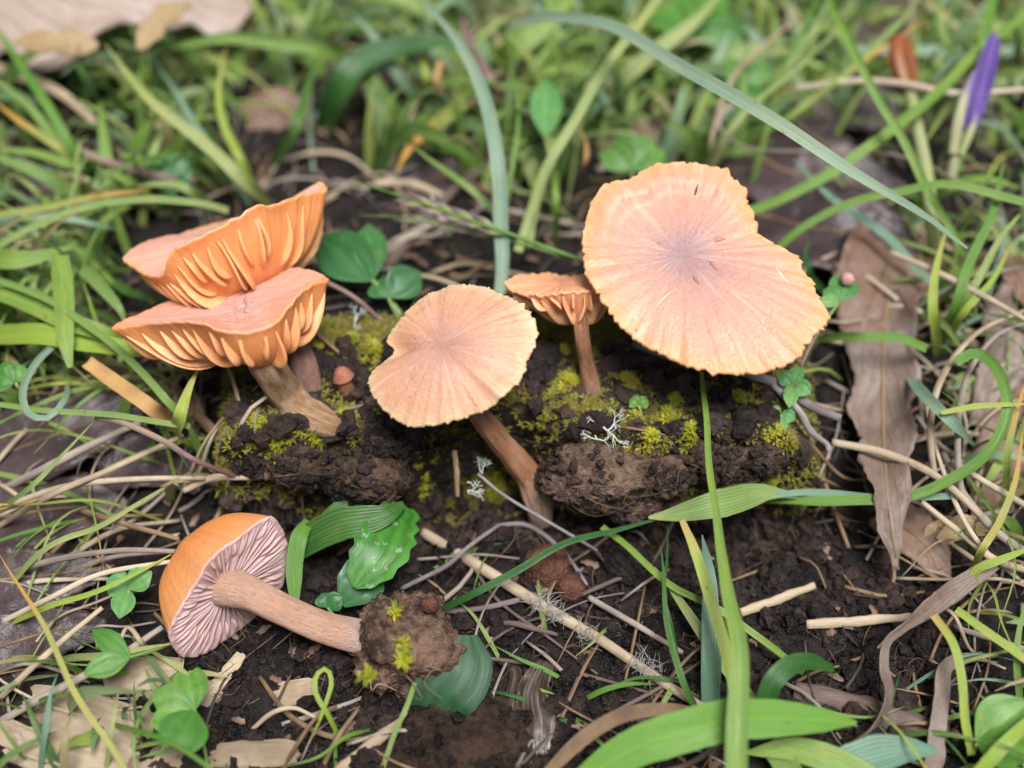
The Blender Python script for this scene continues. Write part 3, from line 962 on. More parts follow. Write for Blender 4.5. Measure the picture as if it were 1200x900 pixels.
B('narrow green blade lying across the left straws near the bottom leaf', 'g_light', 7, '-20,548,g.3 50,568,g.5 110,592,g.5 160,622,g.2', 0)
B('thin green blade crossing upward over the dark leaf by the left border', 'g_light', 7, '-10,608,g.2 35,572,.0 75,532,.1 108,495,.1', 0)
B('broad green blade tip pushing in at the left border beside the lime blade', 'g_mid', 30, '-50,300,g.2 0,305,.4 45,300,.5 90,288,.4', 0)
B('short pale curled blade behind the wide folded one', 'g_light', 16, '95,318,.3 120,335,.5 140,360,.4 148,385,.1', -15)
B('dark blade peeping between torn cap and left litter', 'g_dark', 12, '130,330,g 160,345,.1 190,352,.2 220,350,.2')
# --- bottom left
B('long yellow green blade with a brown tip crossing the bottom left corner', 'g_yel', 7, '158,920,-1.5 120,860,-1.1 85,800,-.8 50,735,-.6 25,690,-.6 0,648,-.6', 0)
B('pale green stem slanting between the left border and the fallen cap', 'g_light', 7, '8,690,g.2 60,640,-.7 120,615,-.6 180,580,-.6 225,552,-.7', 0)
B('straight lime blade over the left straws reaching towards the fallen cap', 'g_lime', 7, '0,735,g.2 60,712,-.9 120,690,-.8 170,668,-.8 215,640,-.9', 0)
B('short level green blade under the leafy seedling by the fallen cap', 'g_light', 9, '70,772,g.1 120,768,-1.2 165,760,-1.2 205,752,-1.3', 0)
B('thin grey green blade standing up over the pale wood chips', 'g_blue', 7, '48,905,g 52,860,-1.3 57,815,-1.1 66,790,-1.1', 0)
B('second thin blade over the wood chips by the corner', 'g_light', 6, '124,905,g 128,868,-1.4 134,830,-1.2 138,805,-1.2', 0)
B('pale stem leaning over the wood chips towards the clover', 'g_light', 5, '150,880,g 175,872,-1.6 200,868,-1.6 222,860,-1.5', 0, cut=True)
B('bright green curl of grass by the earth ball', 'g_lime', 6, '400,870,g 385,838,-1.4 372,815,-1.2 372,793,-1.1 384,784,-1.1 390,800,-1.2 384,822,-1.3 372,850,-1.5 355,880,g', 10)
B('thin green stem hanging from the earth ball to the bottom border', 'g_light', 6, '484,800,-1.3 475,830,-1.3 462,860,-1.5 445,905,g', 0, cut=True)
# --- centre, behind the caps
B('long blue green blade standing upright behind the centre cap', 'g_blue', 18, '586,345,.2 588,290,.7 586,240,1.2 580,180,1.8 568,110,2.3 540,55,2.6 490,-12,2.8', 10)
B('thin dark stem with a pale bud tip beside the upright blue green blade', 'g_mid', 6, '592,240,.1 600,195,.6 606,150,1.0 607,120,1.3 603,92,1.5', 0, fold=.6)
B('long pale green blade bending from behind the centre up to the top border', 'g_light', 12, '608,295,.1 622,250,.5 645,190,1.2 668,148,1.6 715,75,2.2 748,30,2.5 782,-14,2.7', 8, cut=True)
B('narrow pale green blade running beside the long bending one', 'g_light', 8, '622,290,.1 632,235,.5 655,175,1.0 692,112,1.5 725,55,1.9 756,-10,2.1', -8)
B('long arching blue green blade sweeping over the large cap to the right', 'g_blue', 19, '600,30,1.6 650,20,2.4 720,34,3.2 800,80,3.7 880,125,3.9 960,178,3.7 1050,232,3.2 1135,292,2.4', 10, prof=[.8, 1, 1, 1, 1, 1, .9, .75, .5, .15])
B('broad yellow tipped blade lying behind the gap over the centre cap', 'g_yel', 20, '560,98,g 540,122,.3 505,150,.4 480,172,.4 464,200,.3', 10)
B('blue green blade leaning behind the yellow tipped one', 'g_blue', 13, '495,130,g 470,90,.4 445,55,.8 412,15,1.1', 0)
B('upright lime blade beside the orange straw at the top', 'g_lime', 9, '508,120,g 502,95,.4 495,65,.7 488,42,.9', 0)
B('broad dark blade bent over at the top beside the orange straw', 'g_dark', 32, '380,150,g 398,105,.4 425,72,.8 470,55,1.0 520,50,1.1 560,65,1.0', 10)
B('pale green blade hanging down behind the clover at the top', 'g_light', 20, '655,95,g 652,60,.4 648,25,.9 640,-15,1.2', 0)
B('wide green blade leaning to the long arching blade at the top', 'g_light', 20, '700,150,g 730,95,.5 770,60,.9 820,20,1.3 850,-15,1.5', 0)
B('short green stalk below the clover leaf over the centre', 'g_mid', 8, '650,285,g 652,240,.3 650,200,.5 646,160,.7', 0, cut=True)
B('green blade slanting down to the seed head from the right of the dark clod', 'g_light', 8, '590,260,.4 560,228,.7 525,200,.9 485,172,1.0', 0)
B('wide green blade under the top border left of the clover', 'g_mid', 28, '570,90,g 600,60,.5 640,30,.9 680,-15,1.2', 0)
B('small dark blade standing by the seed head', 'g_dark', 8, '532,300,g 528,280,.2 524,262,.3', 0)
# --- right
B('straight dark green stem running from the top border down behind the loops', 'g_mid', 10, '1128,300,.3 1098,240,.9 1060,170,1.6 1020,100,2.2 990,40,2.6 965,-12,2.8', 0, fold=.5, cut=True)
B('green blade slanting from the upper right corner down to the large cap', 'g_mid', 13, '875,252,.3 930,228,.7 1010,180,1.2 1080,125,1.5 1150,58,1.8 1215,5,2.0', 8, cut=True)
B('smooth arching blade springing from beside the large cap to the right border', 'g_mid', 10, '905,300,.1 940,268,.6 985,243,1.0 1050,224,1.4 1120,218,1.6 1215,238,1.6', 5, cut=True)
B('long thin blade crossing under the arching one below the top right', 'g_blue', 10, '1090,330,.0 1040,275,.4 980,235,.7 930,185,.9', 0)
B('upright green blade to the right of the purple bud', 'g_mid', 12, '1100,412,g 1122,355,.5 1145,290,1.0 1165,235,1.4 1178,185,1.6', 0)
B('second blade of the tuft by the right border leaning outward', 'g_light', 10, '1105,412,g 1135,345,.6 1170,285,1.1 1212,235,1.4', 10)
B('pale inner blade of the tuft under the purple bud', 'g_lime', 12, '1098,415,g 1095,370,.4 1098,320,.8 1108,265,1.1', 0)
B('short bright blade at the foot of the tuft by the right border', 'g_lime', 9, '1105,410,g 1130,370,.4 1160,330,.7 1185,285,.9', 0)
B('stout blade rising behind the purple bud to the top border', 'g_mid', 12, '1120,200,.2 1135,130,1.0 1150,60,1.6 1165,-12,2.0', 0, cut=True)
B('curling thin blade under the top border near the red brown bud', 'g_mid', 8, '1135,75,.3 1115,55,.6 1102,25,.9 1104,-10,1.1', 0)
B('big green hoop of a blade bending back along the right litter', 'g_mid', 13, '890,583,g.2 960,588,-.9 1060,583,-.7 1110,565,-.4 1155,530,.0 1180,480,.4 1170,435,.6 1145,414,.6 1120,425,.5', 8, cut=True, n=44)
B('thin lime blade crossing the green hoop level at the right border', 'g_lime', 7, '1100,483,.4 1140,478,.5 1215,472,.5', 0)
B('yellow green blade standing in the straws at the right border', 'g_yel', 9, '1175,600,g 1180,545,-.3 1190,490,.2 1205,440,.5', 0)
B('green blade lying behind the brown strip leaf', 'g_mid', 11, '960,398,g.3 1000,395,.3 1050,397,.3 1085,410,.1', 0, cut=True)
B('green shoot under the large cap at its right end', 'g_dark', 12, '965,345,g 950,320,.4 945,295,.6 950,280,.7', 0)
B('dull blue green blade showing through the right litter', 'g_blue', 15, '1055,435,g 1085,465,.1 1120,500,.1 1150,530,g', 0)
for i, (lab, mt, w, p) in enumerate([
    ('thin blade fanning from the upper right tuft, lowest of its fan', 'g_light', 7, '815,215,g 850,160,.7 895,110,1.2 945,70,1.6 1000,20,1.9'),
    ('thin blade of the upper right fan with a dried orange tip', 'g_yel', 8, '850,180,g 920,140,.7 990,90,1.2 1035,55,1.5 1085,22,1.7'),
    ('thin upright blade of the upper right fan nearest the clover', 'g_mid', 6, '866,130,g 872,100,.4 876,70,.6 880,40,.8'),
    ('steep green blade in the middle of the upper right fan', 'g_light', 9, '880,150,g 915,95,.8 945,50,1.3 975,-10,1.7'),
    ('flat blade of the upper right fan leaning furthest over', 'g_light', 9, '900,160,g 955,115,.7 1010,70,1.1 1060,20,1.5 1085,-10,1.6'),
    ('second steep blade of the upper right fan by the top border', 'g_mid', 8, '870,160,g 905,105,.7 930,60,1.1 950,10,1.5 960,-12,1.6'),
    ('lime blade at the foot of the upper right fan', 'g_lime', 14, '945,105,g 915,112,.3 890,118,.4 860,120,.3'),
    ('broad dull blade lying level behind the red brown bud', 'g_blue', 16, '1215,62,.2 1140,62,.4 1060,60,.5 985,58,.4 950,62,.2'),
    ('broad green blade behind the arching one and above the large cap', 'g_light', 22, '790,120,g 840,70,.4 880,60,.6 940,58,.6')]):
    B(lab, mt, w, p, roll=(i * 13) % 30 - 15)
# --- bottom middle and right
B('long narrow blade standing from the bottom border up to the largest cap', 'g_mid', 24, '860,925,-.6 866,840,-.2 868,760,.1 852,690,.25 840,620,.4 832,560,.5 826,500,.55 824,436,.6', 8, prof=[1, 1, .9, .75, .55, .42, .36, .33, .3, .22])
B('lime blade leaning against the long narrow one', 'g_lime', 14, '866,830,-1.3 852,770,-.9 832,700,-.5 812,640,-.2 800,610,-.1', 0, prof=[.6, .9, 1, 1, .9, .5])
B('wide blue green blade standing behind the long narrow one', 'g_blue', 23, '832,838,g 834,780,-1.4 834,710,-1.0 832,660,-.7 826,625,-.6', 0)
B('thin blade crossing behind the standing blades to the right', 'g_mid', 8, '940,788,g 900,755,-1.5 850,720,-1.3 790,690,-1.2 735,640,-1.2 705,618,-1.3', 0, cut=True)
B('pale blade slanting from the lime blade down to the bottom leaves', 'g_light', 14, '890,830,g 850,780,-1.6 810,725,-1.4 765,665,-1.3', 0)
B('dark thin blade rising in front of the standing blades', 'g_dark', 8, '828,850,g 800,800,-1.4 785,740,-1.2 776,680,-1.0 772,640,-.9', 0)
B('little hairy green stem by the standing blades', 'g_dark', 5, '800,792,g 790,745,-1.5 778,700,-1.2 780,655,-1.1 783,615,-1.0', 0)
B('long dark green blade lying from the earth ball to the ledge', 'g_dark', 9, '515,718,g.2 560,693,-1.3 610,665,-1.1 670,635,-1.0 730,618,-1.0 790,606,-1.1', 0)
B('broad pale tip of a folded leaf under the ledge by the standing blades', 'g_light', 34, '985,588,-1.3 930,580,-1.0 890,577,-.9 840,590,-.8 790,602,-.9 762,606,-1.0', 0, prof=[.12, .14, .3, .9, 1, .65, .1])
B('grey green stem running level from the folded leaf to the right', 'g_blue', 8, '880,582,-1.0 960,578,-.9 1040,582,-.8 1125,580,-.7', 0, cut=True)
B('bent dark green blade curling over by the bottom strap leaf', 'g_dark', 24, '893,840,-1.5 905,805,-1.1 925,785,-1.0 950,776,-1.1 978,783,-1.4', 0, prof=[.8, 1, 1, .8, .3])
B('bright bent grass stem rising from the clover corner', 'g_lime', 10, '1140,885,-1.6 1133,845,-1.3 1130,800,-1.0 1118,755,-.8 1095,722,-.8', 0, cut=True)
B('lime stem slanting to the right border by the clover corner', 'g_lime', 10, '1118,715,-.9 1150,738,-.9 1180,760,-.9 1215,785,-.9', 0, cut=True)
B('lime leaf slanting in at the bottom right corner', 'g_lime', 16, '1140,915,-1.2 1170,880,-.9 1200,850,-.8 1225,825,-.8', 0)
B('thin stem rising along the right border near the bottom', 'g_light', 8, '1197,840,g 1192,790,-1.2 1193,740,-.9 1205,690,-.7', 0)
B('green shoot climbing over the straws to the right border', 'g_lime', 10, '1138,690,-1.1 1145,668,-.8 1170,655,-.6 1215,635,-.5', 0)
B('yellowing stalk fallen in the straws by the ochre leaves', 'g_yel', 9, '1140,672,g.2 1152,645,-.6 1170,612,-.5 1190,560,-.2 1200,500,.1', 0)
S_ = dict(name='strap_leaf', cat='leaf', group='strap leaves along the bottom')
B('large bright green strap leaf lying across the bottom border', 'g_strap', 48, '675,915,-1.2 740,880,-.9 820,852,-.7 900,842,-.65 960,844,-.75 1002,846,-.95', 0, fold=.18, prof=[.55, .85, 1, 1.02, 1, .9, .62, .1], **S_)
B('small leaf tip behind the large strap leaf', 'g_mid', 26, '720,885,-1.5 750,862,-1.4 775,848,-1.35 800,842,-1.4', 0, **S_)
B('dark strap leaf under the large one at the bottom border', 'g_mid', 34, '1040,925,-1.5 985,895,-1.4 930,880,-1.4 870,882,-1.5', 0, **S_)
B('narrow pale leaf pointing down at the bottom border', 'g_light', 30, '900,868,-1.6 915,885,-1.5 930,915,-1.4', 0, cut=True, **S_)
B('bluish leaf at the bottom border beside the brown strip', 'g_blue', 44, '1100,878,-1.5 1060,878,-1.4 1010,890,-1.4 960,905,-1.5', 0, prof=[.1, .6, 1, .9, .5], **S_)
S2 = dict(name='strap_leaf', cat='leaf', group='strap leaves beside the fallen mushroom')
B('broad shining strap leaf between fallen cap and toothed leaf', 'g_dark', 40, '335,655,-1.6 365,630,-1.1 400,615,-.8 450,606,-.7 475,590,-.8', 0, prof=[.5, .9, 1, .8, .2], **S2)
B('folded pale strap leaf hanging down next to the fallen cap', 'g_mid', 20, '362,612,-1.0 350,630,-1.0 345,660,-1.2 346,705,-1.5', 0, prof=[.6, 1, 1, .9, .5], **S2)
B('upper strap leaf above the shining one under the ledge', 'g_dark', 26, '370,628,-1.2 400,600,-1.0 430,580,-.9 462,560,-.9', 0, **S2)
B('dark green broad leaf standing behind the earth ball', 'broad_dark', 78, '505,846,g 520,815,-1.6 540,785,-1.4 545,745,-1.3', 0, fold=.12, prof=[.7, 1, 1, .85, .4], name='broad_leaf', cat='leaf', group='broad leaves')
# sedge like seed heads
def seed_head(label, pts, w):
    P = PTS(pts)
    r = empty('grass_seed_head', P[0], label, 'seed head', 'grass seed heads')
    hw = w * .5 * ppx(P[0])
    mk('stalk', *tube(P, [hw * .55, hw * .4, hw * .15], 24, 6)[:2], M['g_mid'], r)
    C = catmull(P, 24)
    rr = random.Random(len(label))
    for k in range(9):
        i = 8 + k
        d = (C[min(23, i + 3)] - C[i]).normalized()
        s = d.cross((EYE - C[i]).normalized()) * (1 if k % 2 else -1)
        q = [C[i], C[i] + d * .22 + s * hw * .9, C[i] + d * .55 + s * hw * 1.2]
        V, Fc, UV = ribbon(q, [hw * .3, hw * .5, hw * .1], n=8, nc=3, fold=.5)
        mk('husk', V, Fc, M['seedhead'], r, uv=UV)
seed_head('purplish green grass seed head pointing left above the centre cap', '690,308,.6 640,290,.8 580,268,1.0 500,240,1.2 415,212,1.3', 11)
seed_head('slim seed head just below the purplish one', '660,300,.5 600,283,.7 540,268,.8 480,256,.9 420,252,.9', 6)

# --- straws and stems
S = stalk
S('stout tan straw with white fuzz lying across the front soil', 'straw', 15, '492,622,g.15 560,663,g.2 640,713,g.22 700,748,g.22 770,795,g.2 835,836,g.15', rough=.1)
S('thin grey straw lying beside the stout fuzzy one', 'straw_grey', 8, '690,700,g.2 750,735,g.3 800,765,g.15', rough=.1)
S('thin dark stem crossing the front soil under the stout straw', 'twig', 5, '500,766,g.1 600,775,g.15 680,790,g.1 790,820,g.1')
S('long pale straw lying level at the upper right by the purple bud', 'straw_pale', 8, '928,104,.9 1000,95,1.2 1060,98,1.4 1120,109,1.5 1215,104,1.4', flat=.35)
S('pale looping straw bending round above the largest cap', 'straw_grey', 7, '866,118,.5 848,132,.5 845,152,.5 880,174,.6 960,178,.7 1050,182,.7 1115,208,.5 1150,240,.2', flat=.4, n=44)
S('tan straw arching beside the upper right fan', 'straw', 6, '832,215,g 835,160,.4 860,90,.9 905,45,1.1 935,22,1.2')
S('thin pinkish straw running from the bowl cap tip', 'purple_stem', 5, '382,330,.4 410,345,.3 432,362,.2 455,385,.1')
S('purple tinged stem bending across the left litter', 'purple_stem', 8, '112,490,.1 140,494,.2 190,516,.2 230,540,.1 285,562,g.1')
S('pinkish dry stem leaning at the upper left under the bright blades', 'purple_stem', 9, '60,160,.5 120,188,.4 180,205,.3 230,212,.1')
S('pale grey straw arching over the left litter to the fallen cap', 'straw_grey', 8, '10,672,g.3 70,655,-.8 140,645,-.7 205,646,-.8', flat=.5)
S('bleached double straw under the arching grey one', 'straw_pale', 7, '-10,735,g.3 60,700,-1.0 120,672,-.9 200,658,-.9', flat=.5)
S('crooked brown straw passing behind the fallen cap top', 'straw_brown', 8, '85,595,g.3 140,612,-.8 210,632,-.8', flat=.6)
S('tan straw pointing up from the wood chips to the left border', 'straw', 8, '0,818,g.2 40,780,-1.3 80,745,-1.2 120,712,-1.1')
S('straight grey straw under the leafy seedling', 'straw_grey', 10, '0,845,g.2 60,812,-1.4 130,775,-1.3 190,735,-1.3')
S('short pale straw on top of the grey ones near the seedling', 'straw_pale', 7, '140,752,-1.2 150,735,-1.1 165,752,-1.2 172,765,g.2')
S('tan straw slanting across the left litter under the purple stem', 'straw', 8, '-10,622,g.2 60,580,-.6 130,550,-.5 215,510,-.4')
S('grey straw slanting across the left litter below the tan one', 'straw_grey', 10, '0,575,g.1 60,545,-.6 120,515,-.5 165,495,-.4')
S('bleached straw low across the dark left leaf', 'straw_pale', 8, '-10,600,g.2 70,572,-.7 150,562,-.6 240,560,-.6')
S('brown twig running below the bowl cap to the ledge', 'straw_brown', 15, '230,485,-.7 260,515,-.6 290,545,-.6 315,560,-.7', rough=.25)
S('short straw lying beside the brown twig at the ledge foot', 'straw', 9, '215,575,-.9 250,560,-.7 300,560,-.7')
S('broken straw piece lying on the dark soil at the lower right', 'straw', 12, '868,718,g.1 910,703,g.15 955,686,g.1', rough=.3, flat=.5)
S('longer straw piece lying level on the dark soil at the right', 'straw', 13, '945,732,g.1 1005,728,g.15 1068,723,g.1', rough=.3, flat=.4)
S('long tan straw slanting down through the right litter', 'straw', 10, '975,518,-.6 1040,532,-.5 1100,560,-.5 1150,605,-.6', flat=.5)
S('bowed straw arching among the right litter under the green hoop', 'straw', 10, '1095,560,-.8 1090,500,-.2 1105,440,.2 1145,390,.4 1205,362,.5', flat=.5)
S('second bowed straw inside the first at the right', 'straw_grey', 9, '1130,600,-.8 1122,530,-.3 1130,450,.0 1165,395,.3 1212,375,.4', flat=.5)
S('slim pale straw crossing behind the tuft at the right border', 'straw_pale', 8, '1042,295,.4 1090,315,.6 1150,345,.7 1215,382,.7', flat=.5)
S('slim straw leaning from the brown strip leaf to the clover sprig', 'straw_grey', 5, '938,430,.1 955,395,.4 975,365,.7 990,345,.8')
S('pale straw bundle strand at the right border, uppermost', 'straw_pale', 8, '1215,600,g.4 1160,568,-.5 1115,540,-.6')
S('straw lying at the right border beneath the uppermost strand', 'straw_grey', 10, '1215,655,g.4 1170,625,-.8 1130,580,-.8 1105,530,-.7')
S('thin bleached straw curving beside the right border strands', 'straw_pale', 6, '1195,680,g.3 1150,640,-.8 1120,590,-.7 1095,520,-.6 1085,470,-.4')
S('tan straw at the lower right leading to the ochre leaves', 'straw', 9, '1215,672,g.3 1165,655,-.9 1120,620,-.9 1080,588,-.8')
S('orange brown straw standing among the top blades', 'straw_orange', 13, '508,130,g 512,100,.4 516,72,.7', flat=.4)
S('reddish brown withered stem at the top behind the upright blade', 'purple_stem', 10, '612,128,g 580,100,.5 556,60,.8 541,22,1.0', flat=.5)
S('curled orange brown straw beside the clover over the centre', 'straw_orange', 9, '672,215,g 686,190,.3 686,165,.5 672,142,.6', flat=.4)
S('tan withered blade under the oak leaf', 'straw', 14, '-10,78,.3 40,95,.6 75,112,.5 112,145,.1', flat=.3)
S('grey straw lying in the gap above the small cap', 'straw_grey', 8, '560,240,g.3 610,250,g.3 670,262,g.3')
S('second grey straw in the gap behind the seed head', 'straw_grey', 8, '430,300,g.2 480,275,g.3 540,250,g.2')
S('brown straw lying in the gap above the dark clod', 'straw', 10, '440,215,g.3 480,215,g.3 520,230,g.2')
S('straw curved under the bright clover above the largest cap', 'straw_grey', 10, '700,200,g.2 740,180,g.3 790,175,g.3')
S('thin straw standing against the upper left of the small cap', 'straw_grey', 7, '535,310,g 522,270,.4 505,228,.6')
S('brown straw crossing the middle of the gap over the centre cap', 'straw_brown', 8, '580,225,g.2 545,215,g.3 520,205,g.2')
T_ = dict(name='twig', cat='twig', group='twigs')
S('slim forked rootlet hanging from the ledge under the centre cap', 'twig_grey', 6, '478,500,-.2 470,545,-.8 466,575,-1.0 448,592,-1.0 420,625,-1.1', **T_)
S('grey twig lying along the front of the largest cap', 'twig_grey', 14, '742,400,.45 790,418,.35 850,430,.25 905,448,.15 950,475,.0 985,490,-.1', rough=.35, **T_)
S('forked dark twig end bending over the right end of the ledge', 'twig_grey', 9, '905,450,.15 935,480,.1 950,505,-.2 968,520,-.5 972,530,-.6', rough=.3, **T_)
S('thin dark twig crossing the moss beside the small stem', 'twig', 6, '660,434,.1 700,425,.2 740,408,.3', rough=.2, **T_)
S('black twig lying in the gap behind the seed head', 'twig', 22, '455,310,g.1 490,270,g.15 540,215,g.1 580,190,g.1', rough=.35, **T_)
S('thin pale rootlet running down the front face of the ledge', 'twig_grey', 4, '560,555,-.6 590,580,-.9 640,610,-1.3 700,645,-1.6', **T_)
S('brown twig lying low at the foot of the ledge', 'twig', 9, '490,745,g.1 450,705,g.2 420,690,g.2', rough=.3, **T_)
S('dark stick half buried at the bottom under the brown strip', 'twig', 34, '930,810,g 990,825,g 1050,845,g 1110,862,g', rough=.3, **T_)
S('slim dark twig leaning over the front soil near the earth ball', 'twig_grey', 6, '470,690,g.1 520,665,-1.5 550,640,-1.5 585,615,-1.5', rough=.2, **T_)
S('short brown twig stub below the centre cap on the ledge face', 'straw_brown', 9, '532,528,-.3 535,555,-.5 536,582,-.8', rough=.3, **T_)
S('thin rootlet crossing the front soil below the rust coloured stone', 'twig', 4, '540,640,g.1 580,700,g.15 640,745,g.1 700,790,g.1', **T_)
S('orange brown stalk with a red tint on the lower left soil', 'straw_brown', 7, '330,905,g 350,870,-1.7 372,840,-1.6 395,828,-1.6', **T_)
S('reddish stalk leaning under the earth ball at the bottom', 'straw_brown', 8, '375,905,g 395,865,-1.7 420,830,-1.6', **T_)
S('bent pale stalk with a dry fork beside the clover', 'straw', 6, '295,855,g.1 320,835,-1.6 345,830,-1.6 372,842,-1.7', **T_)
S('broad pale brown stick at the bottom border by the earth ball', 'straw', 15, '395,905,g 440,868,g.1 480,838,g.1', rough=.3, **T_)

# ------------------------------------------------------------------ dead leaves
def solid(o, t=.018):
    md = o.modifiers.new('thickness', 'SOLIDIFY')
    md.thickness = t * CM
    md.offset = 0
    return o
def dleaf(label, mat, pts, wl, wr=None, nrm=Vector((0, -.35, .9)), wave=.10, fold=.12, seed=0.0, rib=True, edge=.22, name='dead_leaf', group='dead leaves', roll=0, n=40, twist=0, vein=None, cat='leaf'):
    P = PTS(pts)
    k = ppx(P[len(P) // 2])
    wr = wl if wr is None else wr
    V, Fc, UV = ribbon(P, [x * k for x in wl], [x * k for x in wr], n=n, nc=13, fold=fold, wave=wave, nrm=nrm, seed=seed, edge=edge, roll=roll, twist=twist)
    o = solid(mk(name, V, Fc, M[mat], loc=P[0], uv=UV))
    tag(o, label, cat, group)
    if rib:
        C = [Vector(V[i * 13 + 6]) + nrm * .012 for i in range(n)]
        mk('midrib', *tube(C[::3], [.035, .03, .012], 24, 6)[:2], M[vein or 'straw_brown'], o)
    return o
oak = dleaf('pale tan oak leaf with ragged lobes in the top left corner', 'leaf_tan', '-120,-15,1.2 20,-10,1.5 130,-10,1.6 230,-12,1.4 300,-6,1.1',
            [60, 90, 70, 95, 60, 80, 40, 10], [60, 66, 84, 82, 90, 86, 70, 92, 94, 84, 50, 36, 46, 48, 40, 60, 50, 12], wave=.12, fold=.04, seed=2, edge=.1, n=70, nrm=Vector((0, -.62, .75)))
for pts, wl in (('18,50,1.72 62,48,1.80 116,54,1.72', [3, 12, 15, 11, 16, 14, 3]), ('163,58,1.72 176,36,1.8 196,16,1.8 222,4,1.72', [3, 11, 16, 11, 15, 9, 3])):
    P = PTS(pts)
    V, Fc, UV = ribbon(P, [x * ppx(P[0]) for x in wl], n=24, nc=7, fold=-.12, wave=.05, seed=4, edge=.3)
    solid(mk('folded_lobe', V, Fc, M['leaf_tan_under'], oak, uv=UV))['label'] = 'ochre underside of a folded lobe edge'
D = dleaf
D('dark purple brown leaf lying flat at the left border under the thin level blade', 'leaf_purple', '-60,560,g.25 10,530,g.4 80,505,g.45 170,468,g.35', [36, 54, 48, 50, 34, 8], [40, 58, 52, 40, 12], seed=1, vein='straw_brown')
D('dark brown leaf under the straws at the left border', 'leaf_purple', '-60,615,g.25 10,605,g.35 80,595,g.35 150,600,g.25', [34, 42, 30, 40, 14], [40, 38, 46, 30, 10], seed=3)
D('dark wrinkled leaf low on the left beside the fallen cap', 'leaf_purple', '-70,695,g.25 0,680,g.35 70,672,g.35 135,662,g.25', [30, 42, 34, 20, 6], [34, 40, 46, 30, 8], seed=5)
D('blackish purple leaf under the long yellow green blade at lower left', 'leaf_purple', '-60,780,g.25 10,755,g.35 70,738,g.4 125,738,g.2', [32, 40, 30, 12], [36, 44, 34, 10], seed=7)
D('brown curled leaf showing below the lime blade left of the bowl cap', 'leaf_brown', '90,440,g.1 140,455,g.2 190,470,g.2 240,480,g.1', [22, 32, 26, 8], [20, 30, 22, 8], seed=8)
D('purple brown leaf lying between upright bright blade and purple stem', 'leaf_purple', '120,560,g.1 160,540,g.2 200,548,g.2 235,575,g.1', [24, 34, 28, 8], [26, 36, 26, 8], seed=9)
D('mauve brown leaf under the looping straw above the largest cap', 'leaf_purple', '862,165,g.2 920,200,g.5 985,212,g.6 1060,232,g.4', [30, 60, 54, 16], [34, 60, 56, 14], seed=11)
D('dusky leaf behind the pale level straw at the upper right', 'leaf_purple', '930,150,g.2 970,120,g.4 1020,125,g.5 1075,150,g.2', [24, 40, 36, 10], [28, 40, 34, 10], seed=12)
D('wavy mauve brown leaf beneath the long arching blade', 'leaf_purple', '885,250,g.2 940,265,g.5 1000,275,g.6 1080,305,g.5', [30, 60, 56, 16], [34, 60, 54, 16], seed=14, wave=.2)
D('brown curled leaf beside the right tip of the largest cap', 'leaf_brown', '1060,270,g.3 1040,310,g.6 1022,350,g.6 1000,395,g.4', [34, 58, 50, 18], [34, 60, 52, 18], seed=15, wave=.22)
D('long grey brown strip leaf with a pale edge hanging down the right litter', 'leaf_grey', '1040,345,g.55 1035,420,g.6 1035,500,g.5 1040,580,-.7 1052,668,-1.35', [18, 40, 34, 46, 30, 38, 22, 26, 12, 3], [24, 36, 46, 30, 42, 26, 30, 16, 14, 3], seed=17, wave=.22, nrm=Vector((-.35, -.5, .8)), fold=.35, n=60, twist=35)
D('reddish brown leaf under the strip leaf by the ochre scraps', 'leaf_brown', '1030,600,g.1 1055,615,g.2 1085,640,g.25 1105,680,g.1', [22, 32, 26, 10], [22, 34, 26, 8], seed=18)
D('grey brown leaf behind the bowed straws at the right border', 'leaf_grey', '1230,340,g.3 1195,385,g.5 1165,440,g.5 1150,500,g.2', [30, 44, 34, 10], [30, 50, 26, 10], seed=19, wave=.34, twist=30)
D('brown leaf low at the right border inside the green hoop', 'leaf_brown', '1230,470,g.2 1195,510,g.3 1165,560,g.3 1150,610,g.1', [36, 48, 40, 12], [36, 44, 36, 12], seed=20)
D('red brown leaf scrap hanging at the right border by the tuft', 'leaf_brown', '1180,300,g.6 1195,325,g.8 1215,360,g.7', [16, 24, 14], [16, 22, 12], seed=21)
D('bluish purple leaf blurred at the top border near the red brown bud', 'leaf_purple', '985,55,g.2 1010,20,g.6 1050,5,g.7 1105,15,g.4', [26, 44, 44, 16], [26, 46, 40, 16], seed=22)
D('small violet grey leaf at the top border beside the upper right fan', 'leaf_purple', '895,-20,g.3 915,0,g.6 935,20,g.4', [20, 32, 16], seed=23)
D('dark leaf scrap in the gap left of the upright blue green blade', 'leaf_purple', '470,235,g.1 500,215,g.2 540,195,g.1', [16, 26, 12], seed=24)
D('brown leaf scrap in the shade above the torn cap', 'leaf_brown', '285,140,g.1 320,128,g.2 365,130,g.1', [18, 30, 12], seed=25)
D('dry leaf piece in the shade behind the clover leaf', 'leaf_grey', '700,175,g.1 740,160,g.3 790,150,g.1', [16, 24, 10], seed=26)
D('pale twisted dry leaf curling down on the dark soil at the right', 'leaf_grey', '1165,660,-.9 1118,692,-.9 1068,728,-1.0 1040,752,-1.1 1036,782,-1.2 1042,812,-1.3 1028,845,-1.5 985,878,-1.6', [9, 11, 13, 12, 6, 7, 9, 14, 20, 8], nrm=Vector((0, -.6, .7)), wave=.03, twist=110, rib=False, n=60, edge=.1, seed=27)
D('brown withered blade bowed beside the large strap leaf', 'straw_brown', '632,915,-1.6 680,868,-1.2 730,838,-1.0 790,832,-1.0 840,845,-1.2', [6, 9, 9, 8, 5], nrm=Vector((0, -.6, .7)), wave=.02, rib=False, edge=.05, seed=28)
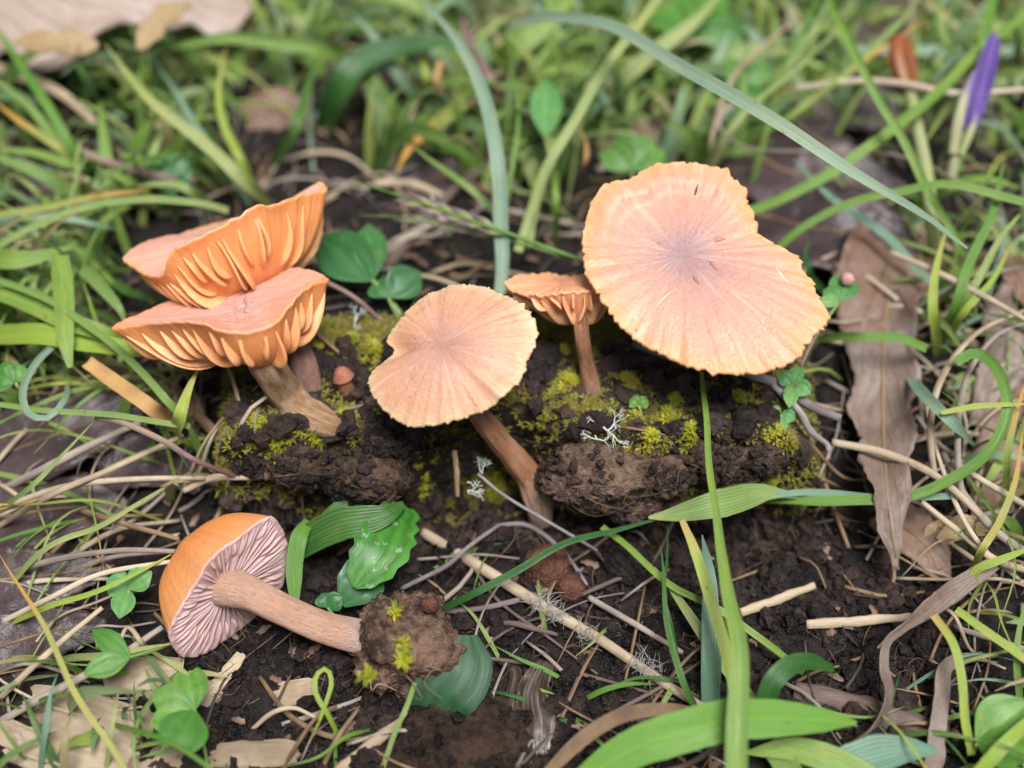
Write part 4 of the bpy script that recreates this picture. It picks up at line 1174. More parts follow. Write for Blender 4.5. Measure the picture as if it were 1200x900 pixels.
D('flat dry strip standing at the bottom by the dark stick', 'leaf_grey', '1150,768,g.2 1110,780,-1.4 1103,820,-1.5 1092,905,-1.6', [5, 9, 10, 11], nrm=Vector((0, -.6, .7)), wave=.02, rib=False, edge=.1, seed=29)
D('small ochre leaf scrap beside the straws at the lower right', 'leaf_tan_under', '1085,648,g.1 1098,625,g.25 1112,612,g.2', [8, 15, 4], rib=False, wave=.04, seed=30)
D('larger ochre leaf scrap lying above the small ochre one', 'leaf_tan_under', '1100,635,g.3 1128,618,g.4 1160,622,g.3', [6, 16, 5], rib=False, wave=.04, seed=31)
D('wet glossy withered blade folded on the front soil', 'wet', '628,885,g.05 628,850,g.2 625,810,g.25 640,775,g.15', [20, 26, 20, 10], rib=False, wave=.12, seed=33, fold=-.5)
D('second wet withered strip beside the glossy folded one', 'wet', '590,870,g.05 597,830,g.15 605,790,g.1 592,775,g.05', [6, 10, 8, 4], rib=False, wave=.05, seed=34, fold=-.5)

# ------------------------------------------------------------------ clover and other broad leaves
def leaflet(parent, root, tip, hw, mat, heart=.0, nrm=None, fold=.18, name='leaflet', wave=.02):
    P = [root, root.lerp(tip, .5) + Vector((0, 0, .03)), tip]
    prof = [.10, .42, .70, .90, 1.0, 1.0, .92, .74, .42, .08] if not heart else [.08, .38, .66, .88, 1.0, 1.05, 1.04, .96, .82, .62]
    V, Fc, UV = ribbon(P, [hw * x for x in prof], n=18, nc=9, fold=fold, wave=wave, nrm=nrm, seed=hw * 9)
    if heart:
        d = (tip - root)
        for i in range(18):
            u = i / 17
            for j in range(9):
                v = abs(-1 + 2 * j / 8)
                V[i * 9 + j] = V[i * 9 + j] + d * (heart * (.75 * v - .55 - 1.1 * max(0, v - .8)) * u ** 6)
    return mk(name, V, Fc, M[mat], parent, uv=UV)
def clover(label, mat, stalk_pts, leaves, heart=.22, cat='clover', name='clover', group='clover plants', sw=5, nrm=None):
    P = PTS(stalk_pts)
    r = empty(name, P[0], label, cat, group)
    hw = sw * .5 * ppx(P[0])
    mk('stalk', *tube(P, [hw, hw * .8], 16, 6)[:2], M['g_light'], r)
    top = P[-1]
    for (x, y, z, w) in leaves:
        t = PT(f'{x},{y},{z}')
        leaflet(r, top, t, w * .5 * ppx(t), mat, heart, nrm)
clover('three leaved clover standing over the wood chips', 'clover', '245,905,g 238,870,-1.6 228,832,-1.1', [(178, 832, -1.05, 54), (220, 786, -1.0, 40), (206, 880, -1.05, 56)])
clover('bright two leaved seedling left of the clover', 'clover', '205,752,-1.5 180,762,-1.2 152,770,-1.05', [(98, 790, -1.0, 30), (108, 738, -.95, 26)], heart=.0, name='seedling', cat='seedling')
clover('pale leaflets half hidden under the straws near the fallen cap', 'clover_pale', '155,720,g 152,700,-1.2 150,690,-1.1', [(178, 670, -.95, 30), (125, 680, -1.0, 32), (140, 725, -1.1, 28)], heart=.0)
clover('single upright clover leaf above the centre of the gap', 'clover_pale', '652,235,g 645,190,.4 640,162,.7', [(641, 92, 1.1, 38)], heart=.0)
clover('big bright clover leaf at the top border', 'clover', '850,75,g 830,55,.5 815,45,.7', [(775, -5, .9, 58), (838, -12, 1.0, 46), (870, 40, .7, 34)], heart=.1)
clover('dark round leaf behind the tip of the bowl shaped cap', 'clover_dark', '470,370,g 452,345,.2 436,328,.4', [(375, 278, .55, 62), (432, 262, .6, 40)], heart=.0, sw=8)
clover('pair of dark round leaves beside the first behind the centre cap', 'clover_dark', '468,375,g 460,360,.2 455,348,.3', [(492, 318, .4, 44), (440, 330, .35, 36)], heart=.0)
clover('green clover leaf half covered behind the largest cap', 'clover', '745,235,g 742,215,.3 740,200,.4', [(712, 172, .6, 40), (770, 170, .6, 44), (745, 160, .6, 36)], heart=.1)
clover('small bluish sprig with a pink bud beside the largest cap', 'clover_pale', '940,432,g 962,385,.5 985,352,.8', [(965, 340, .8, 22), (1002, 330, .85, 22), (978, 322, .9, 20), (958, 356, .8, 16)], heart=.0, name='sprig', cat='sprig')
clover('tiny round leaved sprig at the right end of the ledge', 'clover_pale', '925,475,g 926,460,.2 928,450,.25', [(950, 462, .25, 22), (912, 440, .3, 20), (938, 430, .3, 18), (925, 478, .2, 18)], heart=.0, name='sprig', cat='sprig')
clover('second tiny sprig below on the ledge face at the right', 'clover_pale', '912,502,g 914,492,-.05 915,486,.0', [(932, 492, .0, 18), (903, 485, .0, 18), (915, 508, -.1, 16)], heart=.0, name='sprig', cat='sprig')
clover('broad ribbed leaf in the bottom right corner', 'clover', '1140,885,g 1143,876,-1.5 1145,870,-1.4', [(1205, 822, -1.0, 62), (1212, 885, -1.0, 50)], heart=.0)
clover('blue green ground leaf below the oak leaf', 'clover_dark', '205,215,g 202,210,.1 200,206,.2', [(172, 196, .3, 36), (225, 192, .3, 36), (205, 228, .2, 34)], heart=.0)
clover('green leaf hidden under the right end of the looping straw', 'clover', '860,120,g 868,105,.2 872,100,.3', [(905, 88, .4, 40), (838, 84, .4, 40), (880, 125, .3, 34)], heart=.1)
clover('round leaf in the grass at the left border', 'clover', '30,470,g 22,455,.1 18,448,.15', [(-8, 440, .2, 40), (26, 428, .25, 30)], heart=.0)
clover('small blue green leaf by the foot of the folded strap leaf', 'clover_dark', '395,735,g 390,720,-1.6 384,712,-1.5', [(378, 695, -1.4, 24), (402, 700, -1.4, 24)], heart=.0)
clover('little leaf poking from the moss left of the lichen', 'clover', '752,492,g 750,480,.15 748,476,.2', [(738, 468, .25, 18), (760, 470, .25, 16)], heart=.0, name='sprig', cat='sprig')
pink = Q(993, 327, depth(Z(985, 345, .85)))
V = [pink + v * .13 * (1 + .3 * nz(v.x * 3, v.y * 3, v.z * 3)) for v in ico(2)[0]]
tag(mk('flower_bud', V, ico(2)[1], M['pinkbud'], loc=pink), 'small pale pink bud by the largest cap', 'bud', 'buds')
# toothed leaf
P = PTS('470,592,-1.0 455,620,-.85 440,650,-.85 415,688,-1.1')
k = ppx(P[0])
V, Fc, UV = ribbon(P, [x * k for x in [16, 28, 25, 34, 30, 38, 33, 37, 30, 31, 22, 18, 4]], [x * k for x in [14, 21, 18, 26, 23, 30, 26, 32, 26, 28, 20, 18, 4]], n=52, nc=13, fold=.12, wave=.035, seed=5)
o = mk('toothed_leaf', V, Fc, M['broad'], loc=P[0], uv=UV)
tag(o, 'bright green toothed leaf with white flecks above the earth ball', 'leaf', 'broad leaves')
P = PTS('400,708,-1.5 415,690,-1.35 432,672,-1.3 445,662,-1.3')
V, Fc, UV = ribbon(P, [x * k for x in [6, 24, 28, 14]], n=20, nc=7, fold=.1, wave=.05, seed=6)
tag(mk('toothed_leaf', V, Fc, M['clover_dark'], loc=P[0], uv=UV), 'dull blue green leaf tucked under the toothed one', 'leaf', 'broad leaves')

# ------------------------------------------------------------------ buds at the upper right
P = PTS('1112,222,.2 1118,190,.7 1128,160,1.0')
r = empty('crocus_bud', P[0], 'closed purple flower bud with pale sepals by the right border', 'flower bud', 'buds')
r.name = 'flower_bud'
hw = ppx(P[0])
mk('stalk', *tube(P, [7 * hw, 6 * hw, 9 * hw], 18, 10)[:2], M['sepal'], r)
for k, (rl, mt, pr, pts) in enumerate([(0, 'purple', [9, 13, 13, 11, 6], '1130,165,1.0 1142,125,1.45 1155,80,1.9 1166,38,2.25'), (55, 'purple', [7, 12, 12, 9, 5], '1130,168,.95 1146,130,1.35 1160,88,1.8 1170,44,2.15'),
                                       (-50, 'purple', [7, 11, 11, 8, 4], '1128,165,.95 1138,125,1.4 1150,80,1.85 1160,42,2.2')]):
    Pp = PTS(pts)
    V, Fc, UV = ribbon(Pp, [x * hw * .56 for x in pr], n=18, nc=7, fold=-.55, roll=rl)
    mk('petal', V, Fc, M[mt], r, uv=UV)
for rl, pts in ((0, '1118,180,.95 1124,145,1.4 1132,112,1.75 1142,82,2.0'), (40, '1124,180,.95 1132,160,1.2 1140,142,1.4 1144,130,1.5')):
    V, Fc, UV = ribbon(PTS(pts), [x * hw for x in [5, 6, 5, 1]], n=16, nc=7, fold=-.6, roll=rl - 15)
    mk('sepal', V, Fc, M['sepal'], r, uv=UV)
P = PTS('1098,318,g 1092,260,.4 1085,200,.8 1075,150,1.0 1066,105,1.2')
r = empty('flower_bud', P[0], 'withered red brown flower bud on a pale stalk', 'flower bud', 'buds')
mk('stalk', *tube(P, [8 * hw, 8 * hw, 7 * hw], 24, 10)[:2], M['sepal'], r)
for k, rl in enumerate((0, 50, -50)):
    V, Fc, UV = ribbon(PTS(f'1066,108,1.2 {1060 + k * 3},85,1.4 {1053 + k * 4},62,1.6 {1050 + k * 6},42,1.7'), [x * hw for x in [7, 13, 13, 5]], n=14, nc=7, fold=-.5, roll=rl)
    mk('petal', V, Fc, M['petal_dry'], r, uv=UV)

# ------------------------------------------------------------------ wood chips, stones, lumps of earth
def chip(label, px, py, ln, wd, ang, th=.16, mat='chip', h=.05, name='wood_chip', cat='wood chip', group='pale wood chips', tilt=0.0, seed=0.0):
    c = G(px, py, h)
    k = ppx(c)
    a = math.radians(ang)
    ex = Vector((math.cos(a), math.sin(a) * 1.25, tilt)).normalized()
    ey = Vector((-ex.y, ex.x, 0)).normalized()
    ez = ex.cross(ey)
    NX, NY = 22, 9
    V, Fc, UV = [], [], []
    for layer in (1, -1):
        for i in range(NX):
            for j in range(NY):
                u, v = i / (NX - 1) * 2 - 1, j / (NY - 1) * 2 - 1
                end = 1 + .16 * nz(v * 3 + seed, seed) + .06 * nz(v * 9 + seed, 4)
                w = (1 - .30 * abs(u) ** 3 + .12 * nz(u * 2 + seed, 2))
                fib = .05 * nz(u * 1.2 + seed, v * 7, layer) + .03 * nz(u * 2 + seed, v * 17, layer)
                e = max(0, 1 - max(abs(u), abs(v)) ** 8)
                V.append(c + ex * (u * ln * .5 * k * end) + ey * (v * wd * .62 * k * w) + ez * (layer * th * .5 * (.25 + .75 * e) + fib))
                UV.append((i / NX, j / NY * .5))
    L = NX * NY
    for i in range(NX - 1):
        for j in range(NY - 1):
            p = i * NY + j
            Fc += [(p, p + NY, p + NY + 1, p + 1), (L + p, L + p + 1, L + p + NY + 1, L + p + NY)]
    ring = [i * NY for i in range(NX)] + [(NX - 1) * NY + j for j in range(1, NY)] + [i * NY + NY - 1 for i in range(NX - 2, -1, -1)] + [j for j in range(NY - 2, 0, -1)]
    for q in range(len(ring)):
        p, n2 = ring[q], ring[(q + 1) % len(ring)]
        Fc.append((p, n2, L + n2, L + p))
    return tag(mk(name, V, Fc, M[mat], loc=c, uv=UV), label, cat, group)
chip('pale wood chip lying under the two leaved seedling', 168, 790, 88, 36, 4, seed=1, h=.12)
chip('long pale wood chip between the left border straws and the clover', 100, 838, 150, 44, -12, seed=2, h=.08)
chip('broad wood chip under the clover stalk', 195, 842, 100, 50, -28, seed=3, h=.05)
chip('big wood chip at the bottom border in the left corner', 90, 885, 170, 46, -8, seed=4, h=.02)
chip('bleached wood chip at the bottom border right of the clover', 298, 884, 104, 28, 2, seed=5, h=.1)
chip('narrow wood chip at the very bottom left', 30, 868, 90, 26, -18, seed=6, h=.15)
chip('small chip of wood stuck beside the clover leaf', 240, 815, 36, 26, 30, seed=7, h=.05)
chip('wood chip half buried at the bottom between clover and corner chip', 185, 893, 70, 30, 15, seed=8, h=.05)
chip('small brown chip near the fork of the pale stalk', 345, 812, 50, 26, 10, mat='straw', seed=9, h=.03)
chip('thin splinter beside the bleached chip', 265, 790, 60, 14, 55, mat='straw', seed=10, h=.05, th=.08)

IV4, IF4 = ico(5)
IV3, IF3 = ico(3)
LUMPS = []
def lump(label, px, py, r, mat, sq=(1, 1, .8), h=0.0, name='earth_clod', cat='earth clod', group='clods of earth', seed=0.0, rug=1.0, tint=(1, 1, 1, 1), z=None):
    c = Z(px, py, z) if z is not None else G(px, py, h)
    R = r * ppx(c)
    if mat == 'clod': LUMPS.append((c, R, sq, tint))
    V = []
    for v in IV4:
        d = 1 + rug * (.30 * nz(v.x * 1.4 + seed, v.y * 1.4, v.z * 1.4) + .30 * abs(nz(v.x * 3.5 + seed, v.y * 3.5, v.z * 3.5)) + .24 * abs(nz(v.x * 8 + seed, v.y * 8, v.z * 8)) + .10 * nz(v.x * 19, v.y * 19 + seed, v.z * 19))
        V.append(c + Vector((v.x * R * sq[0], v.y * R * sq[1], v.z * R * sq[2])) * d)
    return tag(mk(name, V, IF4, M[mat], loc=c, tint=[tint] * len(V)), label, cat, group)
lump('rust brown stone lying in the front soil below the centre stem', 640, 665, 26, 'rust', (1, 1, .9), .15, 'stone', 'stone', 'stones', 1, .4)
lump('smaller rusty stone touching the rust brown one', 668, 690, 16, 'rust', (1, 1, .8), .1, 'stone', 'stone', 'stones', 2, .4)
lump('rust red pebble on top of the earth ball', 504, 709, 11, 'rust', (1, .8, .9), 0, 'stone', 'stone', 'stones', 3, .4, z=-.95)
lump('large light brown clod on the ledge face right of the centre stem', 700, 560, 50, 'clod', (1.1, .7, .75), 0, seed=4, z=-.7, tint=(1.1, 1.05, 1.0, 1))
lump('brown clod bulging from the ledge under the lichen', 765, 552, 36, 'clod', (1.1, .7, .7), 0, seed=5, z=-.65, tint=(.95, .9, .85, 1))
lump('clod at the foot of the ledge face below the large clod', 738, 588, 26, 'clod', (1.2, .7, .7), 0, seed=6, z=-1.15, tint=(1.3, 1.25, 1.2, 1))
lump('dark clod under the right end of the ledge', 850, 540, 34, 'clod', (1.3, .7, .7), 0, seed=7, z=-.7, tint=(.5, .45, .42, 1))
lump('brown clod on the ledge face left of the centre stem', 430, 560, 34, 'clod', (1.2, .7, .8), 0, seed=8, z=-.7, tint=(.6, .55, .5, 1))
lump('clod of earth under the foot of the bowl shaped mushroom', 365, 545, 34, 'clod', (1.3, .7, .7), 0, seed=9, z=-.6, tint=(.55, .5, .46, 1))
lump('crumbly clod at the ledge rim just right of the large light clod', 825, 528, 28, 'clod', (1.2, .8, .8), 0, seed=21, z=-.45, tint=(.9, .85, .8, 1))
lump('crumbly clod at the ledge rim below the tiny sprigs', 885, 532, 26, 'clod', (1.2, .8, .8), 0, seed=22, z=-.5, tint=(.8, .75, .7, 1))
lump('small clod wedged against the right side of the centre stem', 652, 560, 20, 'clod', (1, .8, .9), 0, seed=23, z=-.95, tint=(1, .95, .9, 1))
lump('rough clod under the rim left of the centre cap', 455, 515, 22, 'clod', (1.2, .8, .8), 0, seed=24, z=-.25, tint=(.6, .55, .5, 1))
lump('rough little clod below the leftmost moss tufts', 300, 535, 24, 'clod', (1.2, .8, .8), 0, seed=25, z=-.6, tint=(.55, .5, .46, 1))
lump('flat brown lump of soil at the bottom border by the wet blade', 545, 870, 60, 'clod', (1.2, 1, .35), 0, seed=10, tint=(.28, .24, .22, 1))
lump('soil lump between the earth ball and the wet blade', 530, 800, 40, 'clod', (.9, 1, .4), 0, seed=11, tint=(.25, .22, .2, 1))
lump('dark lump right of the rusty stones', 735, 660, 24, 'soil', (1, 1, .8), .1, seed=12, tint=(1.5, 1.4, 1.4, 1))
lump('small clod among crumbs beside the standing blades', 770, 740, 18, 'soil', (1, 1, .8), .05, seed=13, tint=(1.6, 1.4, 1.3, 1))
lump('pale brown crumb under the ledge beside the centre stem', 950, 645, 14, 'clod', (1, 1, .7), .05, seed=14, tint=(.5, .45, .42, 1))

# white fuzz on the stout straw
straw = [o for o in bpy.data.objects if o.get('label', '').startswith('stout tan straw')][0]
fz = Acc()
rf = random.Random(2)
for (fx, fy) in ((640, 712), (655, 722), (690, 745), (750, 775), (765, 788), (632, 705)):
    c = G(fx, fy, .33)
    for k in range(40):
        p = c + Vector((rf.gauss(0, .10), rf.gauss(0, .08), rf.gauss(0, .05)))
        q = p + Vector((rf.gauss(0, .12), rf.gauss(0, .12), rf.uniform(0, .12)))
        fz.add(*tube([p, (p + q) / 2 + Vector((0, 0, .03)), q], [.006, .003], 4, 3, cap=False)[:2])
fz.build('white_fuzz', M['fuzz'], straw)

# ------------------------------------------------------------------ lichen
def lichen(label, px, py, z, size, seed):
    rr = random.Random(seed)
    c = Z(px, py, z)
    acc = Acc()
    def br(p, d, L, r, dep):
        q = p + d * L
        mid = (p + q) / 2 + Vector((rr.uniform(-.1, .1), rr.uniform(-.1, .1), rr.uniform(-.1, .1))) * L
        acc.add(*tube([p, mid, q], [r, r * .75], 7, 6, .2, rr.random() * 9)[:2])
        if dep:
            for _ in range(rr.choice((2, 2, 3))):
                nd = (d + Vector((rr.uniform(-1, 1), rr.uniform(-1, 1), rr.uniform(-.6, .6))) * 1.05).normalized()
                br(q, nd, L * rr.uniform(.55, .8), r * .65, dep - 1)
    for k in range(3):
        a = rr.uniform(0, 6.28)
        br(c, Vector((math.cos(a), math.sin(a) * .8, rr.uniform(.0, .5))).normalized(), size, size * .12, 4)
    o = acc.build('lichen', M['lichen'], loc=c)
    tag(o, label, 'lichen', 'white lichens')
lichen('white branching lichen on the ledge between centre stem and standing blade', 712, 505, .18, .17, 1)
lichen('small white lichen at the foot of the centre stem', 565, 555, -.55, .13, 4)
lichen('tiny pale lichen under the centre cap by the twig stub', 548, 575, -.75, .13, 6)
lichen('little whitish lichen tip in the moss left of the centre cap', 416, 376, .15, .12, 8)
lichen('white lichen scrap beside the grey twig under the largest cap', 700, 515, .1, .12, 9)

# ------------------------------------------------------------------ moss
def moss_shoot(acc, c, up, R, n, rr, t):
    a0 = rr.uniform(0, 6.28)
    x = up.orthogonal().normalized(); y = up.cross(x)
    for k in range(n):
        a = a0 + 6.283 * k / n * 2.4
        lift = rr.uniform(.15, 1.1)
        d = (x * math.cos(a) + y * math.sin(a) + up * lift).normalized()
        s = d.cross(up).normalized() * R * .11
        b = c + up * (R * .25 * (k / n))
        L = R * rr.uniform(.8, 1.2)
        m_ = b + d * L * .5
        e = b + d * L - up * R * .12
        V = [b - s * .5, b + s * .5, m_ - s, m_ + s, e]
        acc.add(V, [(0, 1, 3, 2), (2, 3, 4)], [(0, .2), (0, .8), (.5, .2), (.5, .8), (1, .5)], t)
MT = [(.36, .38, .015, 1), (.52, .48, .03, 1), (.28, .33, .02, 1), (.14, .18, .02, 1), (.36, .30, .04, 1)]
def moss_tuft(label, px, py, r, z=None, mat='moss', seed=0, n=16, group='bright moss tufts'):
    rr = random.Random(seed + int(px))
    c = G(px, py, .02) if z is None else Z(px, py, z)
    R = r * ppx(c)
    acc = Acc()
    for k in range(n * 3):
        a, q = rr.uniform(0, 6.28), R * abs(rr.gauss(0, .62))
        p = c + Vector((math.cos(a) * q, math.sin(a) * q, 0))
        p.z = H(p.x, p.y) + rr.uniform(-.01, .05) + .10 * max(0, 1 - q / R) if z is None else p.z
        up = (Vector((math.cos(a) * q / R * .5, math.sin(a) * q / R * .5 - .25, 1))).normalized()
        moss_shoot(acc, p, up, rr.uniform(.06, .15), 14, rr, rr.choice(MT))
    tag(acc.build('moss_tuft', M[mat], loc=c), label, 'moss', group)
for i, (px, py, r, n, lab) in enumerate([
    (272, 493, 16, 16, 'leftmost bright moss tuft below the bowl shaped cap'),
    (300, 497, 14, 14, 'moss tuft next to the leftmost one beneath the bowl shaped cap'),
    (328, 524, 18, 20, 'yellow green moss tuft below the fibrous bent stem'),
    (372, 507, 14, 16, 'moss tuft right under the foot of the fibrous bent stem'),
    (354, 560, 10, 9, 'small moss tuft lowest under the fibrous bent stem'),
    (405, 490, 9, 8, 'moss speck between fibrous stem and centre cap'),
    (440, 412, 11, 10, 'moss tuft in the notch left of the centre cap'),
    (412, 402, 9, 8, 'moss tuft just above the button mushroom'),
    (375, 415, 9, 8, 'moss tuft left of the button mushroom'),
    (668, 448, 16, 12, 'star shaped moss tuft left of the small mushroom stem'),
    (735, 447, 14, 12, 'olive moss tuft right of the small mushroom stem'),
    (783, 492, 15, 16, 'moss tuft near the standing blade on the ledge'),
    (808, 513, 11, 12, 'moss tuft beside the standing blade at the ledge rim'),
    (690, 520, 12, 12, 'moss tuft just left under the white branching lichen'),
    (742, 492, 11, 10, 'moss tuft right of the white branching lichen'),
    (762, 515, 12, 10, 'moss tuft on the rim below the little leaf'),
    (790, 470, 11, 10, 'curled moss tuft on the ledge under the largest cap'),
    (905, 508, 14, 14, 'moss tuft at the right end of the ledge'),
    (905, 555, 10, 8, 'tiny moss tuft low at the right end of the ledge'),
    (582, 572, 12, 12, 'green moss tuft beside the foot of the centre stem'),
    (500, 585, 11, 9, 'dull moss tuft under the centre cap'),
    (660, 415, 12, 10, 'olive moss tuft between centre cap and small stem'),
    (865, 470, 11, 10, 'moss tuft under the right half of the largest cap')]):
    moss_tuft(lab, px, py, r, n=n, seed=i, mat='moss')
acc = Acc(); rr = random.Random(77)
for (px, py) in ((470, 755), (430, 790), (462, 715), (478, 770)):
    for k in range(4):
        moss_shoot(acc, Z(px + rr.uniform(-7, 7), py + rr.uniform(-6, 6), -.85), Vector((0, -.5, .85)), rr.uniform(.12, .2), 10, rr, rr.choice(MT))
acc.build('moss', M['moss'], m)

# ------------------------------------------------------------------ what nobody could count
rs = random.Random(42)
# soil crumbs
IV1, IF1 = ico(1)
IV2, IF2 = ico(2)
acc = Acc()
def crumb(p, R, t, fine=False):
    a = rs.random() * 50
    Vv, Ff = (IV2, IF2) if fine else (IV1, IF1)
    sx, sy, sz = rs.uniform(.75, 1.3), rs.uniform(.75, 1.3), rs.uniform(.6, 1)
    out = []
    for v in Vv:
        d = R * (1 + .6 * nz(v.x * 1.7 + a, v.y * 1.7, v.z * 1.7) + .45 * nz(v.x * 4 + a, v.y * 4, v.z * 4))
        out.append(Vector((p.x + v.x * d * sx, p.y + v.y * d * sy, p.z + v.z * d * sz)))
    acc.add(out, Ff, None, t)
for i in range(5200):
    u = rs.random()
    if u < .62:
        x, y = rs.uniform(-6, 8), rs.uniform(-6.8, -1.0)
    elif u < .85:
        x, y = rs.uniform(-5, 5.5), rs.uniform(-2.0, .8)
    else:
        x, y = rs.uniform(-10, 10), rs.uniform(-6, 10)
    if nz(x * .9, y * .9, 3) < -.25 and rs.random() < .7: continue
    R = .035 * math.exp(abs(rs.gauss(0, .75)))
    R = min(R, .19)
    b = rs.uniform(.7, 2.2)
    if .62 <= u < .85: R *= 1.35; b *= 1.7
    z = H(x, y)
    t = (b, b * rs.uniform(.86, .96), b * rs.uniform(.78, .92), 1)
    if rs.random() < .06: t = (2.6, 2.2, 1.8, 1)
    crumb(Vector((x, y, z + R * .35)), R, t, R > .05)
for (c, R, sq, t0) in LUMPS:                # crumbs clinging to the clods
    for k in range(70):
        v = Vector((rs.gauss(0, 1), rs.gauss(-.5, 1), rs.gauss(.3, .9))).normalized()
        b = rs.uniform(2.0, 4.5) * t0[0]
        crumb(c + Vector((v.x * sq[0], v.y * sq[1], v.z * sq[2])) * R * rs.uniform(1.08, 1.28), rs.uniform(.03, .10), (b, b * .92, b * .86, 1), True)
tag(acc.build('soil_crumbs', M['soil'], smooth=False), 'loose crumbs of dark soil', None, None, 'stuff')

# moss carpet on the ledge and rootlets hanging from its face
acc = Acc()
tones = [(.08, .10, .015, 1), (.16, .17, .02, 1), (.06, .08, .015, 1), (.26, .25, .03, 1), (.13, .085, .03, 1), (.07, .045, .025, 1), (.11, .13, .02, 1)]
cnt = 0
while cnt < 7500:
    x, y = rs.uniform(-5.3, 5.6), rs.uniform(-1.55, 1.6)
    if nz(x * 1.1, y * 1.1, 12) < rs.uniform(-.55, .25): continue
    cnt += 1
    p = Vector((x, y, H(x, y) + .01))
    moss_shoot(acc, p, Vector((rs.uniform(-.3, .3), rs.uniform(-.5, .1), 1)).normalized(), rs.uniform(.06, .16), 10, rs, rs.choice(tones))
tag(acc.build('moss_carpet', M['moss_stuff']), 'thin carpet of olive moss on the ledge', None, None, 'stuff')
acc = Acc()
for i in range(700):
    if rs.random() < .5:
        x = rs.uniform(-5, 5.2); y = rs.uniform(-1.9, -.6)
    else:
        x = rs.uniform(-6, 8); y = rs.uniform(-6.5, -1.5)
    p = [Vector((x, y, H(x, y) + .03))]
    for k in range(3):
        q = p[-1] + Vector((rs.uniform(-.3, .3), rs.uniform(-.35, .12), 0))
        p.append(Vector((q.x, q.y, H(q.x, q.y) + rs.uniform(.02, .16))))
    acc.add(*tube(p, [rs.uniform(.006, .014), .004], 9, 4, cap=False))
for (c, R, sq, t0) in LUMPS:                # roots woven over the clods
    for k in range(12):
        v = Vector((rs.gauss(0, 1), rs.gauss(-.8, .6), rs.uniform(-.1, .9))).normalized()
        p = []
        for q in range(4):
            p.append(c + Vector((v.x * sq[0], v.y * sq[1], v.z * sq[2])) * R * rs.uniform(1.18, 1.36))
            v = (v + Vector((rs.uniform(-.5, .5), rs.uniform(-.3, .1), -rs.uniform(.1, .5)))).normalized()
        acc.add(*tube(p, [rs.uniform(.007, .014), .005], 10, 4, cap=False))
tag(acc.build('rootlets', M['root']), 'fine brown rootlets in the soil', None, None, 'stuff')

# short dry litter
for nm, mt, cnt, lab in (('straw_litter', 'straw_grey', 560, 'short bleached straw litter on the ground'), ('brown_litter', 'straw_brown', 520, 'small brown stalk litter on the ground'), ('dark_litter', 'twig', 420, 'small dark bark and twig litter on the ground')):
    acc = Acc()
    for i in range(cnt):
        while True:
            x, y = rs.uniform(-13, 13), rs.uniform(-7, 15)
            hide = (-5.2 < x < 5.4 and -6.5 < y < 2.0)
            soil = x > 0 and y < -1
            if hide and rs.random() < .82: continue
            break
        L = rs.uniform(.3, 1.6)
        a = rs.uniform(0, 6.28)
        dx, dy = math.cos(a) * L / 2, math.sin(a) * L / 2
        b = rs.uniform(-.2, .2) * L
        p = []
        lift = rs.uniform(.03, .22)
        for s in (-1, 0, 1):
            xx, yy = x + dx * s - dy * b * (s == 0), y + dy * s + dx * b * (s == 0)
            p.append(Vector((xx, yy, H(xx, yy) + lift * (1 + .6 * (s == 0)) * rs.uniform(.4, 1.2))))
        r0 = rs.uniform(.012, .045)
        acc.add(*tube(p, [r0, r0, r0 * .6], 6, 5, .2, rs.random() * 9, flat=.55))
    tag(acc.build(nm, M[mt]), lab, None, None, 'stuff')
acc = Acc()
for i in range(420):
    while True:
        x, y = rs.uniform(-13, 13), rs.uniform(-7, 15)
        if -5.2 < x < 5.4 and -1.8 < y < 2.0 and rs.random() < .9: continue
        break
    c = Vector((x, y, H(x, y) + rs.uniform(.02, .12)))
    a = rs.uniform(0, 6.28)
    d = Vector((math.cos(a), math.sin(a), rs.uniform(-.3, .4))) * rs.uniform(.06, .2)
    V, Fc, UV = ribbon([c - d, c + Vector((0, 0, .03)), c + d], [.02, .03, .07, .04, .06, .02], n=7, nc=4, nrm=Vector((rs.uniform(-.5, .5), rs.uniform(-.5, .3), 1)), fold=rs.uniform(-.4, .4), wave=.06, edge=1.2, seed=i * .37)
    acc.add(V, Fc, UV)
tag(acc.build('leaf_flakes', M['leaf_brown']), 'tiny flakes of rotted leaves', None, None, 'stuff')

# straws lying in tangles at both sides, each one by itself
MARKS = [(265, 690, 'the fallen cap'), (470, 755, 'the earth ball'), (205, 832, 'the clover'), (95, 850, 'the wood chips'), (120, 765, 'the two leaved seedling'), (150, 690, 'the pale leaflets'), (60, 510, 'the flat dark leaf'),
         (212, 480, 'the upright bright blade'), (60, 450, 'the ring shaped blade'), (240, 390, 'the bowl shaped cap'), (330, 520, 'the yellow green moss tuft'), (262, 270, 'the torn cap'), (405, 300, 'the dark round leaf'), (520, 410, 'the centre cap'),
         (587, 220, 'the upright blue green blade'), (640, 125, 'the single clover leaf'), (650, 335, 'the small salmon cap'), (800, 300, 'the largest cap'), (985, 335, 'the pink bud'), (1035, 500, 'the strip leaf'), (1150, 500, 'the green hoop'),
         (1105, 400, 'the right border tuft'), (1125, 620, 'the ochre scraps'), (1160, 100, 'the purple bud'), (1065, 70, 'the red brown bud'), (900, 710, 'the broken straw piece'), (1040, 790, 'the twisted dry leaf'), (640, 665, 'the rust brown stone'),
         (625, 820, 'the wet withered blade'), (760, 720, 'the standing blades'), (850, 850, 'the large strap leaf'), (540, 800, 'the dark broad leaf'), (440, 630, 'the toothed leaf'), (980, 220, 'the mauve brown leaf'), (500, 250, 'the purplish seed head'), (1180, 860, 'the corner leaf'), (720, 570, 'the large light clod')]
LOOK = {'straw': 'tan', 'straw_grey': 'grey', 'straw_brown': 'brown', 'straw_pale': 'pale', 'twig': 'blackish', 'twig_grey': 'ash grey'}
